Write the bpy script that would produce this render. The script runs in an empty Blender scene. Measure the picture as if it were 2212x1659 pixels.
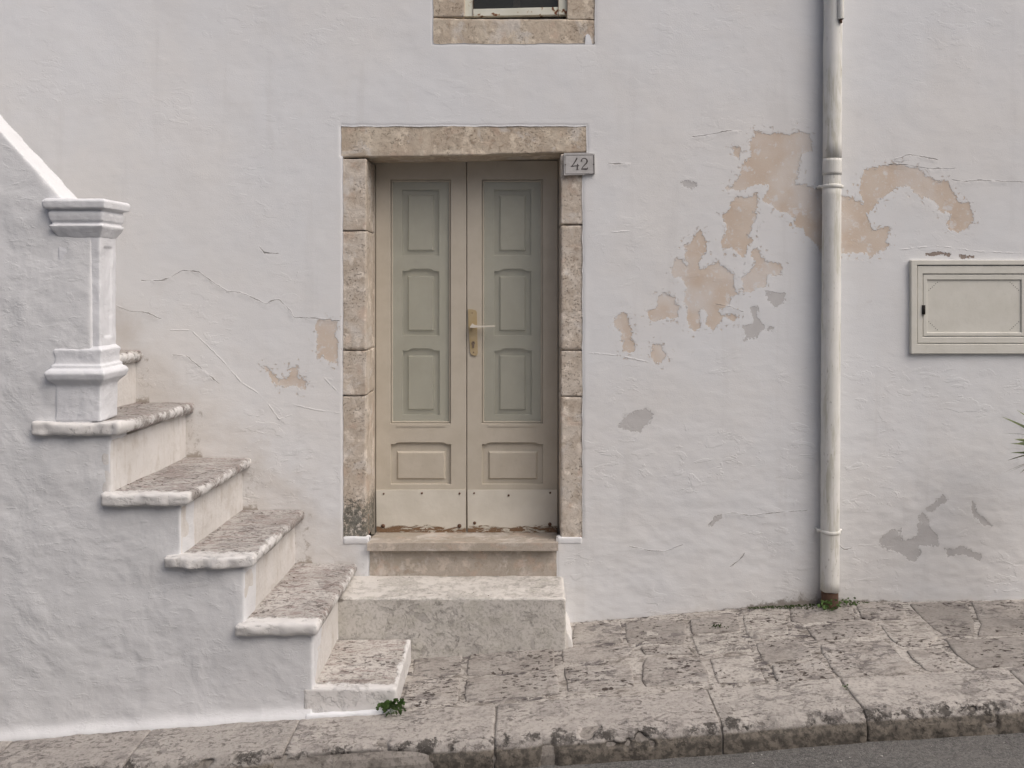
import bpy, bmesh, math, random
import numpy as np
from mathutils import Vector, noise as mnoise

random.seed(7)
sc = bpy.context.scene
col = sc.collection

# ------------------------------------------------------------------ camera, sky, sun, exposure
D = 4.70            # metres from camera to the house wall (wall face is the plane y = 0)
S = 386.0           # photo measuring scale at the wall, units per metre
CX, HY, CZ = 1145.0, 610.0, 2.10   # where the level view axis meets the wall, and eye height
cam_d = bpy.data.cameras.new("camera"); cam = bpy.data.objects.new("camera", cam_d); col.objects.link(cam)
cam.location = (0, -D, CZ); cam.rotation_euler = (math.radians(90), 0, 0)
cam_d.sensor_width = 36; cam_d.lens = S * D * 36 / 2212
cam_d.shift_x = (1106 - CX) / 2212; cam_d.shift_y = (HY - 829.5) / 2212
cam_d.clip_start = 0.05; cam_d.clip_end = 300
sc.camera = cam

SUN_DIR = Vector((0.66, -0.52, 1.0)).normalized()     # towards the sun
world = bpy.data.worlds.new("World"); sc.world = world; world.use_nodes = True
wn = world.node_tree.nodes; wl = world.node_tree.links
sky = wn.new("ShaderNodeTexSky"); sky.sky_type = 'NISHITA'; sky.sun_disc = False
sky.sun_elevation = math.asin(SUN_DIR.z); sky.sun_rotation = math.atan2(SUN_DIR.x, SUN_DIR.y)
sky.air_density = 0.7; sky.dust_density = 9.0; sky.ozone_density = 1.0; sky.altitude = 50
bg = wn["Background"]; bg.inputs["Strength"].default_value = 0.085
wl.new(sky.outputs[0], bg.inputs[0])
sun_d = bpy.data.lights.new("sun", 'SUN'); sun = bpy.data.objects.new("sun", sun_d); col.objects.link(sun)
sun_d.energy = 1.3; sun_d.angle = math.radians(66); sun_d.color = (1.0, 0.988, 0.978)
sun.rotation_euler = SUN_DIR.to_track_quat('Z', 'Y').to_euler(); sun.location = (3, -3, 8)
sc.view_settings.view_transform = 'Standard'; sc.view_settings.look = 'None'
sc.view_settings.gamma = 1; sc.view_settings.use_curve_mapping = False
sc.view_settings.exposure = 0.20
sc.render.engine = 'CYCLES'
sc.cycles.max_bounces = 6; sc.cycles.diffuse_bounces = 4; sc.cycles.transparent_max_bounces = 8
sc.cycles.use_denoising = True

# ------------------------------------------------------------------ measuring helpers
def mx(px, y=0.0): return (px - CX) * (D + y) / (S * D)
def mz(py, y=0.0): return CZ - (py - HY) * (D + y) / (S * D)

def _hash(ix, iy, iz):
    h = (ix * 374761393 + iy * 668265263 + iz * 2147483647 % 4294967296 + iz * 1274126177) & 0xffffffff
    h = ((h ^ (h >> 13)) * 1274126177) & 0xffffffff
    return ((h ^ (h >> 16)) & 0xffffff) / float(0xffffff)
def vnoise(P):
    P = np.asarray(P, dtype=np.float64) + 1000.0
    i = np.floor(P).astype(np.int64); f = P - i; f = f * f * (3 - 2 * f)
    r = 0
    for dx in (0, 1):
        for dy in (0, 1):
            for dz in (0, 1):
                w = (f[:, 0] if dx else 1 - f[:, 0]) * (f[:, 1] if dy else 1 - f[:, 1]) * (f[:, 2] if dz else 1 - f[:, 2])
                r = r + w * _hash(i[:, 0] + dx, i[:, 1] + dy, i[:, 2] + dz)
    return r * 2 - 1
def fbm(P, scale, octv=3, seed=0.0):
    P = np.asarray(P) * scale + seed * 17.3
    a, t = 1.0, 0
    for k in range(octv):
        t = t + a * vnoise(P * (2.03 ** k) + k * 9.1); a *= 0.5
    return t
def sstep(a, b, x):
    t = np.clip((x - a) / (b - a), 0, 1); return t * t * (3 - 2 * t)

# ------------------------------------------------------------------ object helpers
def tag(o, label=None, cat=None, group=None, kind=None):
    if label: o['label'] = label
    if cat: o['category'] = cat
    if group: o['group'] = group
    if kind: o['kind'] = kind
    return o
def thing(name, loc, label=None, cat=None, group=None, kind=None):
    o = bpy.data.objects.new(name, None); col.objects.link(o); o.location = loc
    o.empty_display_size = 0.1
    return tag(o, label, cat, group, kind)
def wloc(o):
    v = Vector(o.location)
    while o.parent: o = o.parent; v = v + Vector(o.location)
    return v
def link(o, parent=None):
    col.objects.link(o)
    if parent is not None:
        o.location = Vector(o.location) - wloc(parent); o.parent = parent
    return o
def obj_from_bm(name, bm, m, parent=None, smooth=False, label=None, recalc=True):
    if recalc: bmesh.ops.recalc_face_normals(bm, faces=bm.faces)
    me = bpy.data.meshes.new(name); bm.to_mesh(me); bm.free()
    me.materials.append(m)
    if smooth: me.shade_smooth()
    o = bpy.data.objects.new(name, me); link(o, parent)
    if label: o['label'] = label
    return o
def set_attr(me, name, vals):
    a = me.attributes.new(name, 'FLOAT', 'POINT'); a.data.foreach_set('value', np.asarray(vals, dtype=np.float32))
def box(bm, x0, x1, y0, y1, z0, z1):
    v = [bm.verts.new(p) for p in ((x0,y0,z0),(x1,y0,z0),(x1,y1,z0),(x0,y1,z0),(x0,y0,z1),(x1,y0,z1),(x1,y1,z1),(x0,y1,z1))]
    return [bm.faces.new([v[i] for i in f]) for f in ((0,3,2,1),(4,5,6,7),(0,1,5,4),(1,2,6,5),(2,3,7,6),(3,0,4,7))]
def prism_xz(bm, pts, y0, y1):
    a = [bm.verts.new((x, y0, z)) for x, z in pts]; b = [bm.verts.new((x, y1, z)) for x, z in pts]
    n = len(pts); bm.faces.new(a); bm.faces.new(b[::-1])
    for i in range(n): bm.faces.new([a[i], b[i], b[(i+1) % n], a[(i+1) % n]])
def prism_yz(bm, pts, x0, x1):
    a = [bm.verts.new((x0, y, z)) for y, z in pts]; b = [bm.verts.new((x1, y, z)) for y, z in pts]
    n = len(pts); bm.faces.new(a); bm.faces.new(b[::-1])
    for i in range(n): bm.faces.new([a[i], b[i], b[(i+1) % n], a[(i+1) % n]])
def plate(bm, outer, holes, y0, y1):
    es = []
    for loop in [outer] + holes:
        vs = [bm.verts.new((x, y0, z)) for x, z in loop]
        es += [bm.edges.new((vs[i], vs[(i+1) % len(vs)])) for i in range(len(vs))]
    r = bmesh.ops.triangle_fill(bm, use_beauty=True, edges=es)
    fs = [g for g in r['geom'] if isinstance(g, bmesh.types.BMFace)]
    e = bmesh.ops.extrude_face_region(bm, geom=fs)
    bmesh.ops.translate(bm, verts=[g for g in e['geom'] if isinstance(g, bmesh.types.BMVert)], vec=(0, y1 - y0, 0))
def rect(x0, x1, z0, z1): return [(x0, z0), (x1, z0), (x1, z1), (x0, z1)]
def bevel(bm, r, seg=2, ang=40):
    es = [e for e in bm.edges if len(e.link_faces) == 2 and e.calc_face_angle(0) > math.radians(ang)]
    bmesh.ops.bevel(bm, geom=es, offset=r, segments=seg, profile=0.5, affect='EDGES', clamp_overlap=True)
def sq_profile(bm, prof, x0, x1, y0, y1):
    rings = []
    for z, o in prof:
        rings.append([bm.verts.new(p) for p in ((x0-o,y0-o,z),(x1+o,y0-o,z),(x1+o,y1+o,z),(x0-o,y1+o,z))])
    for a, b in zip(rings, rings[1:]):
        for i in range(4): bm.faces.new([a[i], a[(i+1) % 4], b[(i+1) % 4], b[i]])
    bm.faces.new(rings[0]); bm.faces.new(rings[-1])
def tube(bm, pts, r, seg=20, caps=True):
    pts = [Vector(p) for p in pts]; rings = []
    rs = r if isinstance(r, (list, tuple)) else [r] * len(pts)
    for i, p in enumerate(pts):
        d = (pts[min(i+1, len(pts)-1)] - pts[max(i-1, 0)]).normalized()
        u = d.cross(Vector((0, 1, 0.01))).normalized(); w = d.cross(u).normalized()
        rings.append([bm.verts.new(p + (u * math.cos(2*math.pi*k/seg) + w * math.sin(2*math.pi*k/seg)) * rs[i]) for k in range(seg)])
    for a, b in zip(rings, rings[1:]):
        for k in range(seg): bm.faces.new([a[k], a[(k+1) % seg], b[(k+1) % seg], b[k]])
    if caps: bm.faces.new(rings[0]); bm.faces.new(rings[-1][::-1])
def soft(name, bm, m, parent=None, vox=0.01, sm=3, amps=((3.0, .004), (14.0, .0015)), attrs=None, label=None, post=None, seed=0.0):
    """grow a hand-worked solid: voxel skin, smoothed edges, small lumps in the surface"""
    bmesh.ops.recalc_face_normals(bm, faces=bm.faces)
    me = bpy.data.meshes.new(name + '_tmp'); bm.to_mesh(me); bm.free()
    o = bpy.data.objects.new(name, me); col.objects.link(o)
    r = o.modifiers.new('r', 'REMESH'); r.mode = 'VOXEL'; r.voxel_size = vox; r.adaptivity = 0
    if sm:
        s = o.modifiers.new('s', 'SMOOTH'); s.factor = 0.5; s.iterations = sm
    dg = bpy.context.evaluated_depsgraph_get()
    me2 = bpy.data.meshes.new_from_object(o.evaluated_get(dg))
    o.modifiers.clear(); o.data = me2; bpy.data.meshes.remove(me)
    me2.name = name
    n = len(me2.vertices)
    co = np.empty(n*3); me2.vertices.foreach_get('co', co); co = co.reshape(-1, 3)
    no = np.empty(n*3); me2.vertices.foreach_get('normal', no); no = no.reshape(-1, 3)
    c0 = co.copy()
    for k, (sc_, a) in enumerate(amps):
        co = co + no * (fbm(c0, sc_, 2, seed + k) * a)[:, None]
    if post: co = post(co, c0)
    me2.vertices.foreach_set('co', co.ravel()); me2.update()
    if attrs:
        for k, f in attrs.items(): set_attr(me2, k, f(c0))
    me2.materials.clear(); me2.materials.append(m); me2.shade_smooth()
    col.objects.unlink(o); link(o, parent)
    if label: o['label'] = label
    return o

# ------------------------------------------------------------------ material helper
class Mat:
    def __init__(s, name, rough=0.9, spec=0.25):
        s.m = bpy.data.materials.new(name); s.m.use_nodes = True
        s.t = s.m.node_tree; s.b = s.t.nodes['Principled BSDF']
        s.b.inputs['Roughness'].default_value = rough
        s.b.inputs['Specular IOR Level'].default_value = spec
        s.geo = s.t.nodes.new('ShaderNodeNewGeometry').outputs['Position']; s.h = None
    def n(s, t, **k):
        x = s.t.nodes.new('ShaderNode' + t)
        for a, v in k.items(): setattr(x, a, v)
        return x
    def put(s, sock, v):
        if isinstance(v, bpy.types.NodeSocket): s.t.links.new(v, sock)
        elif isinstance(v, (tuple, list)) and len(v) == 3 and sock.type == 'RGBA': sock.default_value = (*v, 1)
        else: sock.default_value = v
    def scaled(s, v):
        x = s.n('Mapping'); x.inputs['Scale'].default_value = v; s.put(x.inputs['Vector'], s.geo); return x.outputs[0]
    def noise(s, scale, detail=3, rough=0.55, vec=None, dist=0):
        x = s.n('TexNoise'); x.inputs['Scale'].default_value = scale; x.inputs['Detail'].default_value = detail
        x.inputs['Roughness'].default_value = rough; x.inputs['Distortion'].default_value = dist
        s.put(x.inputs['Vector'], vec or s.geo); return x.outputs['Fac']
    def vor(s, scale, vec=None, out='Distance', feature='F1'):
        x = s.n('TexVoronoi'); x.feature = feature; x.inputs['Scale'].default_value = scale; s.put(x.inputs['Vector'], vec or s.geo); return x.outputs[out]
    def mr(s, f, a, b, c=0.0, d=1.0, smooth=True):
        x = s.n('MapRange'); x.interpolation_type = 'SMOOTHSTEP' if smooth else 'LINEAR'
        for i, v in enumerate((f, a, b, c, d)): s.put(x.inputs[i], v)
        return x.outputs[0]
    def mix(s, f, a, b, blend='MIX'):
        x = s.n('Mix', data_type='RGBA', blend_type=blend)
        s.put(x.inputs[0], f); s.put(x.inputs[6], a); s.put(x.inputs[7], b); return x.outputs[2]
    def ma(s, op, a, b=0.0, c=None):
        x = s.n('Math', operation=op); s.put(x.inputs[0], a); s.put(x.inputs[1], b)
        if c is not None: s.put(x.inputs[2], c)
        return x.outputs[0]
    def attr(s, name):
        x = s.n('Attribute'); x.attribute_name = name; return x.outputs['Fac']
    def xyz(s):
        x = s.n('SeparateXYZ'); s.put(x.inputs[0], s.geo); return x.outputs
    def rnd(s): return s.n('ObjectInfo').outputs['Random']
    def height(s, h, w):
        h = s.ma('MULTIPLY', h, w); s.h = h if s.h is None else s.ma('ADD', s.h, h)
    def color(s, c): s.put(s.b.inputs['Base Color'], c)
    def rough(s, c): s.put(s.b.inputs['Roughness'], c)
    def done(s, strength=1.0):
        if s.h is not None:
            x = s.n('Bump'); x.inputs['Strength'].default_value = strength; x.inputs['Distance'].default_value = 1.0
            s.put(x.inputs['Height'], s.h); s.t.links.new(x.outputs[0], s.b.inputs['Normal'])
        return s.m

def plaster_mat(name, base, warm, grime=(.30, .26, .22), lump=1.0, wall=False):
    m = Mat(name, 0.92, 0.15)
    big = m.noise(0.9, 4, 0.6); mid = m.noise(5, 4, 0.6)
    c = m.mix(m.mr(big, .35, .7), base, warm)
    c = m.mix(m.mr(mid, .5, .8, 0, .35), c, tuple(v * .90 for v in warm))
    # faint scuffs and dashes in the limewash
    st = m.scaled((1.0, 1.0, 2.0))
    dr = m.noise(6, 5, .65, m.scaled((1, 1, .10)), .3); c = m.mix(m.mr(dr, .55, .70, 0, .22), c, tuple(v * .78 for v in warm))
    br = m.noise(22, 3, .6, m.scaled((.35, 1, 1.6)), .3); c = m.mix(m.mr(br, .5, .7, 0, .16), c, tuple(v * .86 for v in base))
    d = m.noise(16, 5, 0.65, st, 0.8); c = m.mix(m.mr(d, .66, .72, 0, .35), c, tuple(v * .80 for v in warm))
    f1 = m.noise(7, 5, 0.56, st, 0.3); f2 = m.noise(38, 4, 0.6, st, 0.4); f3 = m.noise(230, 2, 0.5)
    if wall:
        z = m.xyz()[2]; low = m.mr(z, 2.4, 0.7, 0.35, 1.0)
        m.height(m.ma('MULTIPLY', m.mr(f1, .25, .75), low), .0010 * lump)
        m.height(m.ma('MULTIPLY', f2, low), .0006 * lump)
        wr = m.ma('MULTIPLY', m.mr(m.noise(8, 5, .6, m.scaled((1, 1, 1.9)), .5), .52, .58), m.mr(m.noise(2.4, 3, .6), .48, .60)); m.height(m.ma('MULTIPLY', wr, low), .0011)
    else:
        m.height(f1, .0026 * lump); m.height(f2, .0010 * lump); m.height(m.mr(m.noise(13, 4, .6, st, .4), .56, .66), .0006); m.height(m.mr(m.noise(3.5, 4, .5, None, .4), .35, .65), .0045)
    m.height(f3, .0006)
    if wall:
        e = m.noise(14, 6, 0.7); e2 = m.noise(80, 3, 0.6)
        edge = m.ma('ADD', m.ma('MULTIPLY', m.ma('SUBTRACT', e, .5), .105), m.ma('MULTIPLY', m.ma('SUBTRACT', e2, .5), .030))
        pk = m.mr(m.ma('ADD', m.attr('peel'), edge), -.0016, .0024)
        fl = m.ma('MULTIPLY', m.mr(m.noise(38, 5, .65), .60, .625), m.mr(m.attr('peel'), -.049, -.035)); pk = m.ma('MAXIMUM', pk, m.ma('MULTIPLY', fl, .8))
        pv = m.noise(6, 3, .5)
        pc = m.mix(m.mr(pv, .3, .7), (.60, .50, .415), (.64, .56, .485))
        pc = m.mix(m.mr(m.noise(13, 6, .72), .54, .62, 0, .6), pc, base); pc = m.mix(m.mr(m.noise(60, 4, .7), .58, .66, 0, .4), pc, base)
        c = m.mix(m.ma('MULTIPLY', pk, m.mr(m.noise(2.2, 3, .6), .38, .56, .55, 1.0)), c, pc)
        gk = m.mr(m.ma('ADD', m.attr('grey'), edge), -.0012, .0012)
        c = m.mix(m.ma('MULTIPLY', gk, .85), c, m.mix(m.noise(20, 3), (.47, .46, .455), (.55, .54, .54)))
        bk = m.mr(m.ma('ADD', m.attr('brown'), m.ma('MULTIPLY', edge, .6)), -.001, .001)
        c = m.mix(bk, c, (.30, .25, .22))
        m.height(pk, -.0022); m.height(gk, -.0013); m.height(bk, -.006)
        cd = m.attr('crack'); cm = m.attr('crackmask')
        wob = m.ma('MULTIPLY', m.ma('SUBTRACT', m.noise(30, 4, .7), .5), .012)
        cdn = m.ma('ADD', cd, wob)
        line = m.ma('MULTIPLY', m.mr(m.ma('MULTIPLY', m.ma('ABSOLUTE', cdn), m.mr(m.noise(13, 3, .6), .35, .65, .5, 2.6)), .0036, .0006), m.mr(cm, .15, .5))
        line = m.ma('MULTIPLY', line, m.mr(m.noise(11, 2, .5), .36, .52, .15, 1))
        c = m.mix(m.ma('MULTIPLY', line, .75), c, (.24, .22, .21))
        m.height(m.ma('MULTIPLY', m.ma('MULTIPLY', m.mr(cdn, -.009, .002), cm), m.mr(m.noise(9, 3, .6), .42, .55, .15, 1)), .0020)
        m.height(line, -.003)
        rd = m.attr('ridge'); rdn = m.ma('ABSOLUTE', m.ma('ADD', rd, wob))
        rg = m.ma('MULTIPLY', m.ma('MULTIPLY', m.mr(rdn, .006, .0), m.attr('ridgemask')), m.mr(m.noise(17, 3, .6), .42, .56, .1, 1))
        c = m.mix(m.ma('MULTIPLY', rg, .6), c, (.80, .80, .80)); m.height(rg, .002)
        # splash dirt, damp and mould along the foot of the wall
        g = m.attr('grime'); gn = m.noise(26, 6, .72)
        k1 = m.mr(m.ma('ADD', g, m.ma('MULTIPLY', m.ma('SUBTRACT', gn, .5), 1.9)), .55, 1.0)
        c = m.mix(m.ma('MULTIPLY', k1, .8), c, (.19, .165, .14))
        k2 = m.mr(m.ma('ADD', m.attr('stain_shade'), m.ma('MULTIPLY', m.ma('SUBTRACT', m.noise(5, 5, .65), .5), .9)), .3, 1.0)  # stains by the stairs and foot, plus shade painted beside the pipe
        c = m.mix(m.ma('MULTIPLY', k2, .42), c, (.50, .44, .37))
    m.color(c); return m.done()

def lime_mat(name, a, b, dark, pit=1.0, mould=False, low=False):
    m = Mat(name, 0.88, 0.2)
    r = m.rnd(); sh = m.n('Combine' + 'XYZ')
    m.put(sh.inputs[0], m.ma('MULTIPLY', r, 7.0)); m.put(sh.inputs[2], m.ma('MULTIPLY', r, 13.0))
    ad = m.n('VectorMath', operation='ADD'); m.put(ad.inputs[0], m.geo); m.put(ad.inputs[1], sh.outputs[0]); geo0 = m.geo; m.geo = ad.outputs[0]
    n1 = m.noise(6, 6, .65, None, .4); n2 = m.noise(30, 7, .76, None, .5); n3 = m.noise(90, 4, .7)
    c = m.mix(m.mr(n1, .36, .66), a, b)
    c = m.mix(m.ma('MULTIPLY', m.mr(n2, .50, .64, 0, .8), m.mr(m.noise(3.5, 4, .6), .38, .6, .25, 1)), c, dark)
    c = m.mix(m.mr(m.noise(11, 5, .65), .52, .64, 0, .7), c, tuple(min(.85, v * 1.35) for v in b))
    p = m.ma('MULTIPLY', m.mr(n3, .555, .63), m.mr(m.noise(5, 4, .6), .42, .58, .1, .9)); c = m.mix(m.mr(m.noise(4.5, 6, .7, None, .6), .54, .64, 0, .6), c, (.66, .63, .595)); c = m.mix(m.mr(m.noise(7.3, 4, .6), .56, .66, 0, .35), c, (.56, .41, .32)); c = m.mix(m.ma('MULTIPLY', p, .7 * pit), c, tuple(v * .45 for v in dark))
    m.geo = geo0
    if mould:
        x, y, z = m.xyz()
        k = m.ma('MULTIPLY', m.mr(z, 1.06, .78, 0, 1.25), m.mr(x, -.5, -.8))
        k = m.mr(m.ma('ADD', k, m.ma('MULTIPLY', m.ma('SUBTRACT', m.noise(60, 6, .78), .5), 3.4)), .85, 1.25)
        c = m.mix(m.ma('MULTIPLY', k, .85), c, (.10, .105, .09))
        rs = m.mr(m.noise(4.2, 4, .7, None, .5), .66, .70, 0, .6)
        c = m.mix(m.ma('MULTIPLY', rs, m.mr(z, 1.45, 1.2)), c, (.55, .28, .19))
    m.height(n1, .006); m.height(n2, .005); m.height(p, -.0022 * pit); m.height(m.noise(260, 2), .0006)
    m.color(c); return m.done()

def paving_mat(name, a, b, dark, kerb=False, white=None, pits=1.0, blotch=1.0, stretch=(1.0, 2.2, 1.0), lichen=0.0):
    m = Mat(name, 0.86, 0.22)
    r = m.rnd(); sh = m.n('CombineXYZ'); m.put(sh.inputs[0], m.ma('MULTIPLY', r, 9.0)); m.put(sh.inputs[1], m.ma('MULTIPLY', r, 5.0)); m.put(sh.inputs[2], m.ma('MULTIPLY', r, 17.0))
    ad = m.n('VectorMath', operation='ADD'); m.put(ad.inputs[0], m.geo); m.put(ad.inputs[1], sh.outputs[0]); m.geo = ad.outputs[0]
    st = m.scaled(stretch)
    n1 = m.noise(5, 5, .62, None, .3); n2 = m.noise(11, 5, .66, st, .5); n3 = m.noise(70, 4, .65)
    c = m.mix(m.mr(n1, .35, .65), a, b)
    c = m.mix(m.mr(r, 0, 1, 0, .75 * blotch, False), c, tuple(v * .62 for v in a)); c = m.mix(m.ma('MULTIPLY', m.mr(m.ma('FRACT', m.ma('MULTIPLY', r, 7.3)), .6, 1.0, 0, .5, False), min(1, blotch)), c, (.58, .55, .505))
    c = m.mix(m.mr(n2, .50, .64, 0, .75 * blotch), c, dark)
    c = m.mix(m.mr(m.noise(8, 6, .7, None, .8), .53, .62, 0, .5 * blotch), c, tuple(v * .8 for v in dark))
    c = m.mix(m.mr(n3, .5, .62, 0, .4), c, tuple(v * .6 for v in dark))
    if lichen:
        lk = m.ma('MULTIPLY', m.mr(m.noise(12, 6, .72, m.scaled((1, 1.8, 1)), .6), .525, .58), m.mr(m.noise(2.3, 4, .6), .44, .56))
        c = m.mix(m.ma('MULTIPLY', lk, lichen), c, (.11, .097, .10)); m.height(lk, -.002)
    # solution pits in the limestone, lying lengthwise
    ps = m.scaled((1.0, 1.9, 1.0)); pv = m.noise(34, 3, .55, ps, .4); area = m.noise(4.5, 3, .6)
    pk = m.ma('MULTIPLY', m.mr(pv, .585, .612), m.mr(area, .44, .54)); pk = m.ma('MULTIPLY', pk, pits)
    c = m.mix(m.ma('MULTIPLY', pk, .88), c, (.055, .04, .035))
    m.height(n1, .006); m.height(n2, .0035); m.height(pk, -.006); m.height(m.noise(210, 2), .0008)
    if kerb:
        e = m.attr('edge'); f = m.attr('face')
        ln = m.noise(16, 6, .78); ek = m.mr(m.ma('ADD', e, m.ma('MULTIPLY', m.ma('SUBTRACT', ln, .5), 3.0)), .88, 1.15)
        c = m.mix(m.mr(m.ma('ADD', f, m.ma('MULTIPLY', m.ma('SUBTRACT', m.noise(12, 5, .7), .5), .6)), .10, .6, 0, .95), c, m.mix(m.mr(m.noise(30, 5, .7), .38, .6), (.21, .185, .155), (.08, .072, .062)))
        ek = m.ma('MULTIPLY', ek, m.mr(m.noise(5, 4, .65), .44, .56, .12, 1)); c = m.mix(m.ma('MULTIPLY', ek, .88), c, (.055, .05, .045)); m.height(ek, -.004)
    if white:
        p = m.attr('paint'); pn = m.noise(22, 6, .75)
        k = m.mr(m.ma('ADD', p, m.ma('ADD', m.ma('MULTIPLY', m.ma('SUBTRACT', pn, .5), 1.3), m.ma('MULTIPLY', m.ma('SUBTRACT', m.noise(5, 4, .6), .5), .9))), .38, .60)
        c = m.mix(m.ma('MULTIPLY', k, .93), c, white); m.height(k, .0018)
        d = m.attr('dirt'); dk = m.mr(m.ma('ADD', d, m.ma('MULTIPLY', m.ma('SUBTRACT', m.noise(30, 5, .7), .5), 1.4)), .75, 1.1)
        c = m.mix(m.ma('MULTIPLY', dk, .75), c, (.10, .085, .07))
    m.color(c); return m.done()

def paint_mat(name, c1, c2, rough=.55, scale=9, bump=.0004, dirt=None, dz=None):
    m = Mat(name, rough, .35)
    c = m.mix(m.mr(m.noise(scale, 4, .6), .3, .7), c1, c2)
    c = m.mix(m.mr(m.noise(scale * 6, 4, .65, m.scaled((1, 1, .35))), .55, .75, 0, .25), c, tuple(v * .7 for v in c2))
    if dirt:
        z = m.xyz()[2]
        k = m.ma('ADD', m.mr(z, dz[1], dz[0]), m.ma('MULTIPLY', m.ma('SUBTRACT', m.noise(8, 5, .7), .5), .6))
        c = m.mix(m.mr(k, .5, 1.1, 0, .6), c, dirt)
    m.height(m.noise(120, 3), bump); m.height(m.noise(12, 3), bump * 4); m.color(c); return m.done()

WHITE = (.72, .72, .735)
M = {}
M['wall'] = plaster_mat('plaster', (.722, .736, .757), (.738, .733, .728), wall=True)
M['whitewash'] = plaster_mat('whitewash', (.735, .745, .765), (.72, .73, .745), lump=.9)
M['whitewash_thick'] = plaster_mat('whitewash_thick', (.80, .815, .845), (.765, .775, .80), lump=.9)
M['newel'] = plaster_mat('whitewash_newel', (.735, .75, .785), (.715, .725, .75), lump=.8)
M['surround'] = lime_mat('limestone_surround', (.52, .45, .375), (.63, .575, .51), (.35, .285, .225), 1.0, mould=True)
M['lintel'] = lime_mat('limestone_lintel', (.50, .42, .335), (.60, .53, .435), (.33, .26, .195), .8)
M['paving'] = paving_mat('paving_stone', (.41, .38, .35), (.53, .50, .47), (.28, .255, .235), lichen=.55)
M['mortar'] = paving_mat('joint_mortar', (.42, .39, .36), (.52, .49, .455), (.17, .15, .13), pits=.8, blotch=1.0, lichen=.9)
M['kerb'] = paving_mat('kerb_stone', (.405, .378, .355), (.47, .44, .41), (.28, .258, .24), kerb=True, pits=.5, blotch=.6, lichen=.35)
M['kerbmortar'] = paving_mat('kerb_mortar', (.30, .275, .25), (.42, .39, .36), (.16, .145, .13), pits=.3)
M['tread'] = paving_mat('tread_stone', (.43, .405, .385), (.58, .56, .54), (.24, .17, .155), stretch=(1.0, 3.2, 1.0), blotch=.75, lichen=.22, white=(.74, .73, .72), pits=.7)
M['step'] = paving_mat('doorstep_stone', (.58, .56, .53), (.66, .64, .61), (.42, .41, .35), blotch=.5, lichen=.28, white=(.68, .655, .62), pits=.10)

def riser_material():
    m = Mat('riser_plaster', .9, .15)
    c = m.mix(m.mr(m.noise(4, 4), .3, .7), (.66, .64, .615), (.73, .715, .70))
    s_ = m.scaled((1, 2.5, .35)); c = m.mix(m.mr(m.noise(18, 5, .65, s_), .50, .70, 0, .45), c, (.52, .48, .43)); c = m.mix(m.mr(m.noise(6, 5, .65), .5, .68, 0, .5), c, (.50, .46, .41))
    c = m.mix(m.mr(m.noise(50, 4, .7), .66, .7, 0, .5), c, (.30, .26, .22))
    m.height(m.noise(9, 5), .006); m.height(m.noise(40, 4), .0025); m.color(c); return m.done()
M['riser'] = riser_material()

def asphalt_material():
    m = Mat('asphalt', .9, .3)
    v = m.vor(130, out='Color'); b = m.n('SeparateColor'); m.put(b.inputs[0], v)
    c = m.mix(m.mr(b.outputs[0], 0, 1, 0, 1, False), (.085, .083, .080), (.19, .185, .178))
    c = m.mix(m.mr(m.noise(3, 4), .35, .7, 0, .35), c, (.20, .19, .18))
    c = m.mix(m.mr(m.vor(28), .075, .05), c, (.42, .41, .39))
    m.height(m.vor(130), -.004); m.height(m.noise(400, 2), .001); m.color(c); return m.done()
M['asphalt'] = asphalt_material()

def pipe_material():
    m = Mat('downpipe_paint', .7, .3); x, y, z = m.xyz()
    s_ = m.scaled((1, 1, .12)); c = m.mix(m.mr(m.noise(10, 4), .3, .7), (.70, .70, .665), (.76, .755, .73))
    k = m.mr(m.noise(26, 6, .7, s_, .4), .48, .66, 0, .6)
    c = m.mix(k, c, (.47, .455, .36)); c = m.mix(m.mr(m.noise(70, 5, .7, m.scaled((1, 1, .3))), .60, .68, 0, .55), c, (.28, .26, .22))
    c = m.mix(m.mr(m.noise(7, 4, .6, s_), .58, .70, 0, .6), c, (.74, .74, .73))
    m.height(m.noise(60, 4, .6, s_), .0008); m.color(c); return m.done()
M['pipe'] = pipe_material()
M['door'] = paint_mat('door_paint', (.50, .455, .38), (.54, .495, .42), .5)
M['shutter'] = paint_mat('inner_shutter_paint', (.475, .465, .39), (.52, .51, .435), .6)
M['box'] = paint_mat('cabinet_paint', (.63, .62, .565), (.68, .67, .62), .5)
M['metal_frame'] = None
M['dark'] = paint_mat('dark_void', (.02, .018, .017), (.03, .026, .024), .9)
M['screw'] = paint_mat('rusty_screw', (.10, .055, .035), (.16, .09, .06), .7)
M['brass'] = paint_mat('worn_brass', (.40, .31, .17), (.47, .38, .25), .45)
M['lever'] = paint_mat('lever_paint', (.70, .66, .59), (.64, .60, .53), .4)
M['clay'] = paint_mat('brown_clay', (.13, .075, .05), (.09, .055, .04), .85)
M['ink'] = paint_mat('dark_lettering', (.06, .05, .05), (.10, .09, .09), .8)
M['leaf'] = paint_mat('weed_leaf', (.06, .115, .03), (.10, .17, .05), .55, 40)
M['moss'] = paint_mat('moss', (.035, .05, .018), (.06, .085, .03), .9, 60)
M['blade'] = paint_mat('spiky_leaf', (.085, .12, .045), (.15, .17, .07), .5, 20)
M['crumb'] = paint_mat('dry_crumb', (.06, .035, .025), (.12, .08, .06), .9, 60)
M['terracotta'] = paint_mat('terracotta', (.42, .20, .12), (.36, .18, .11), .85)

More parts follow.
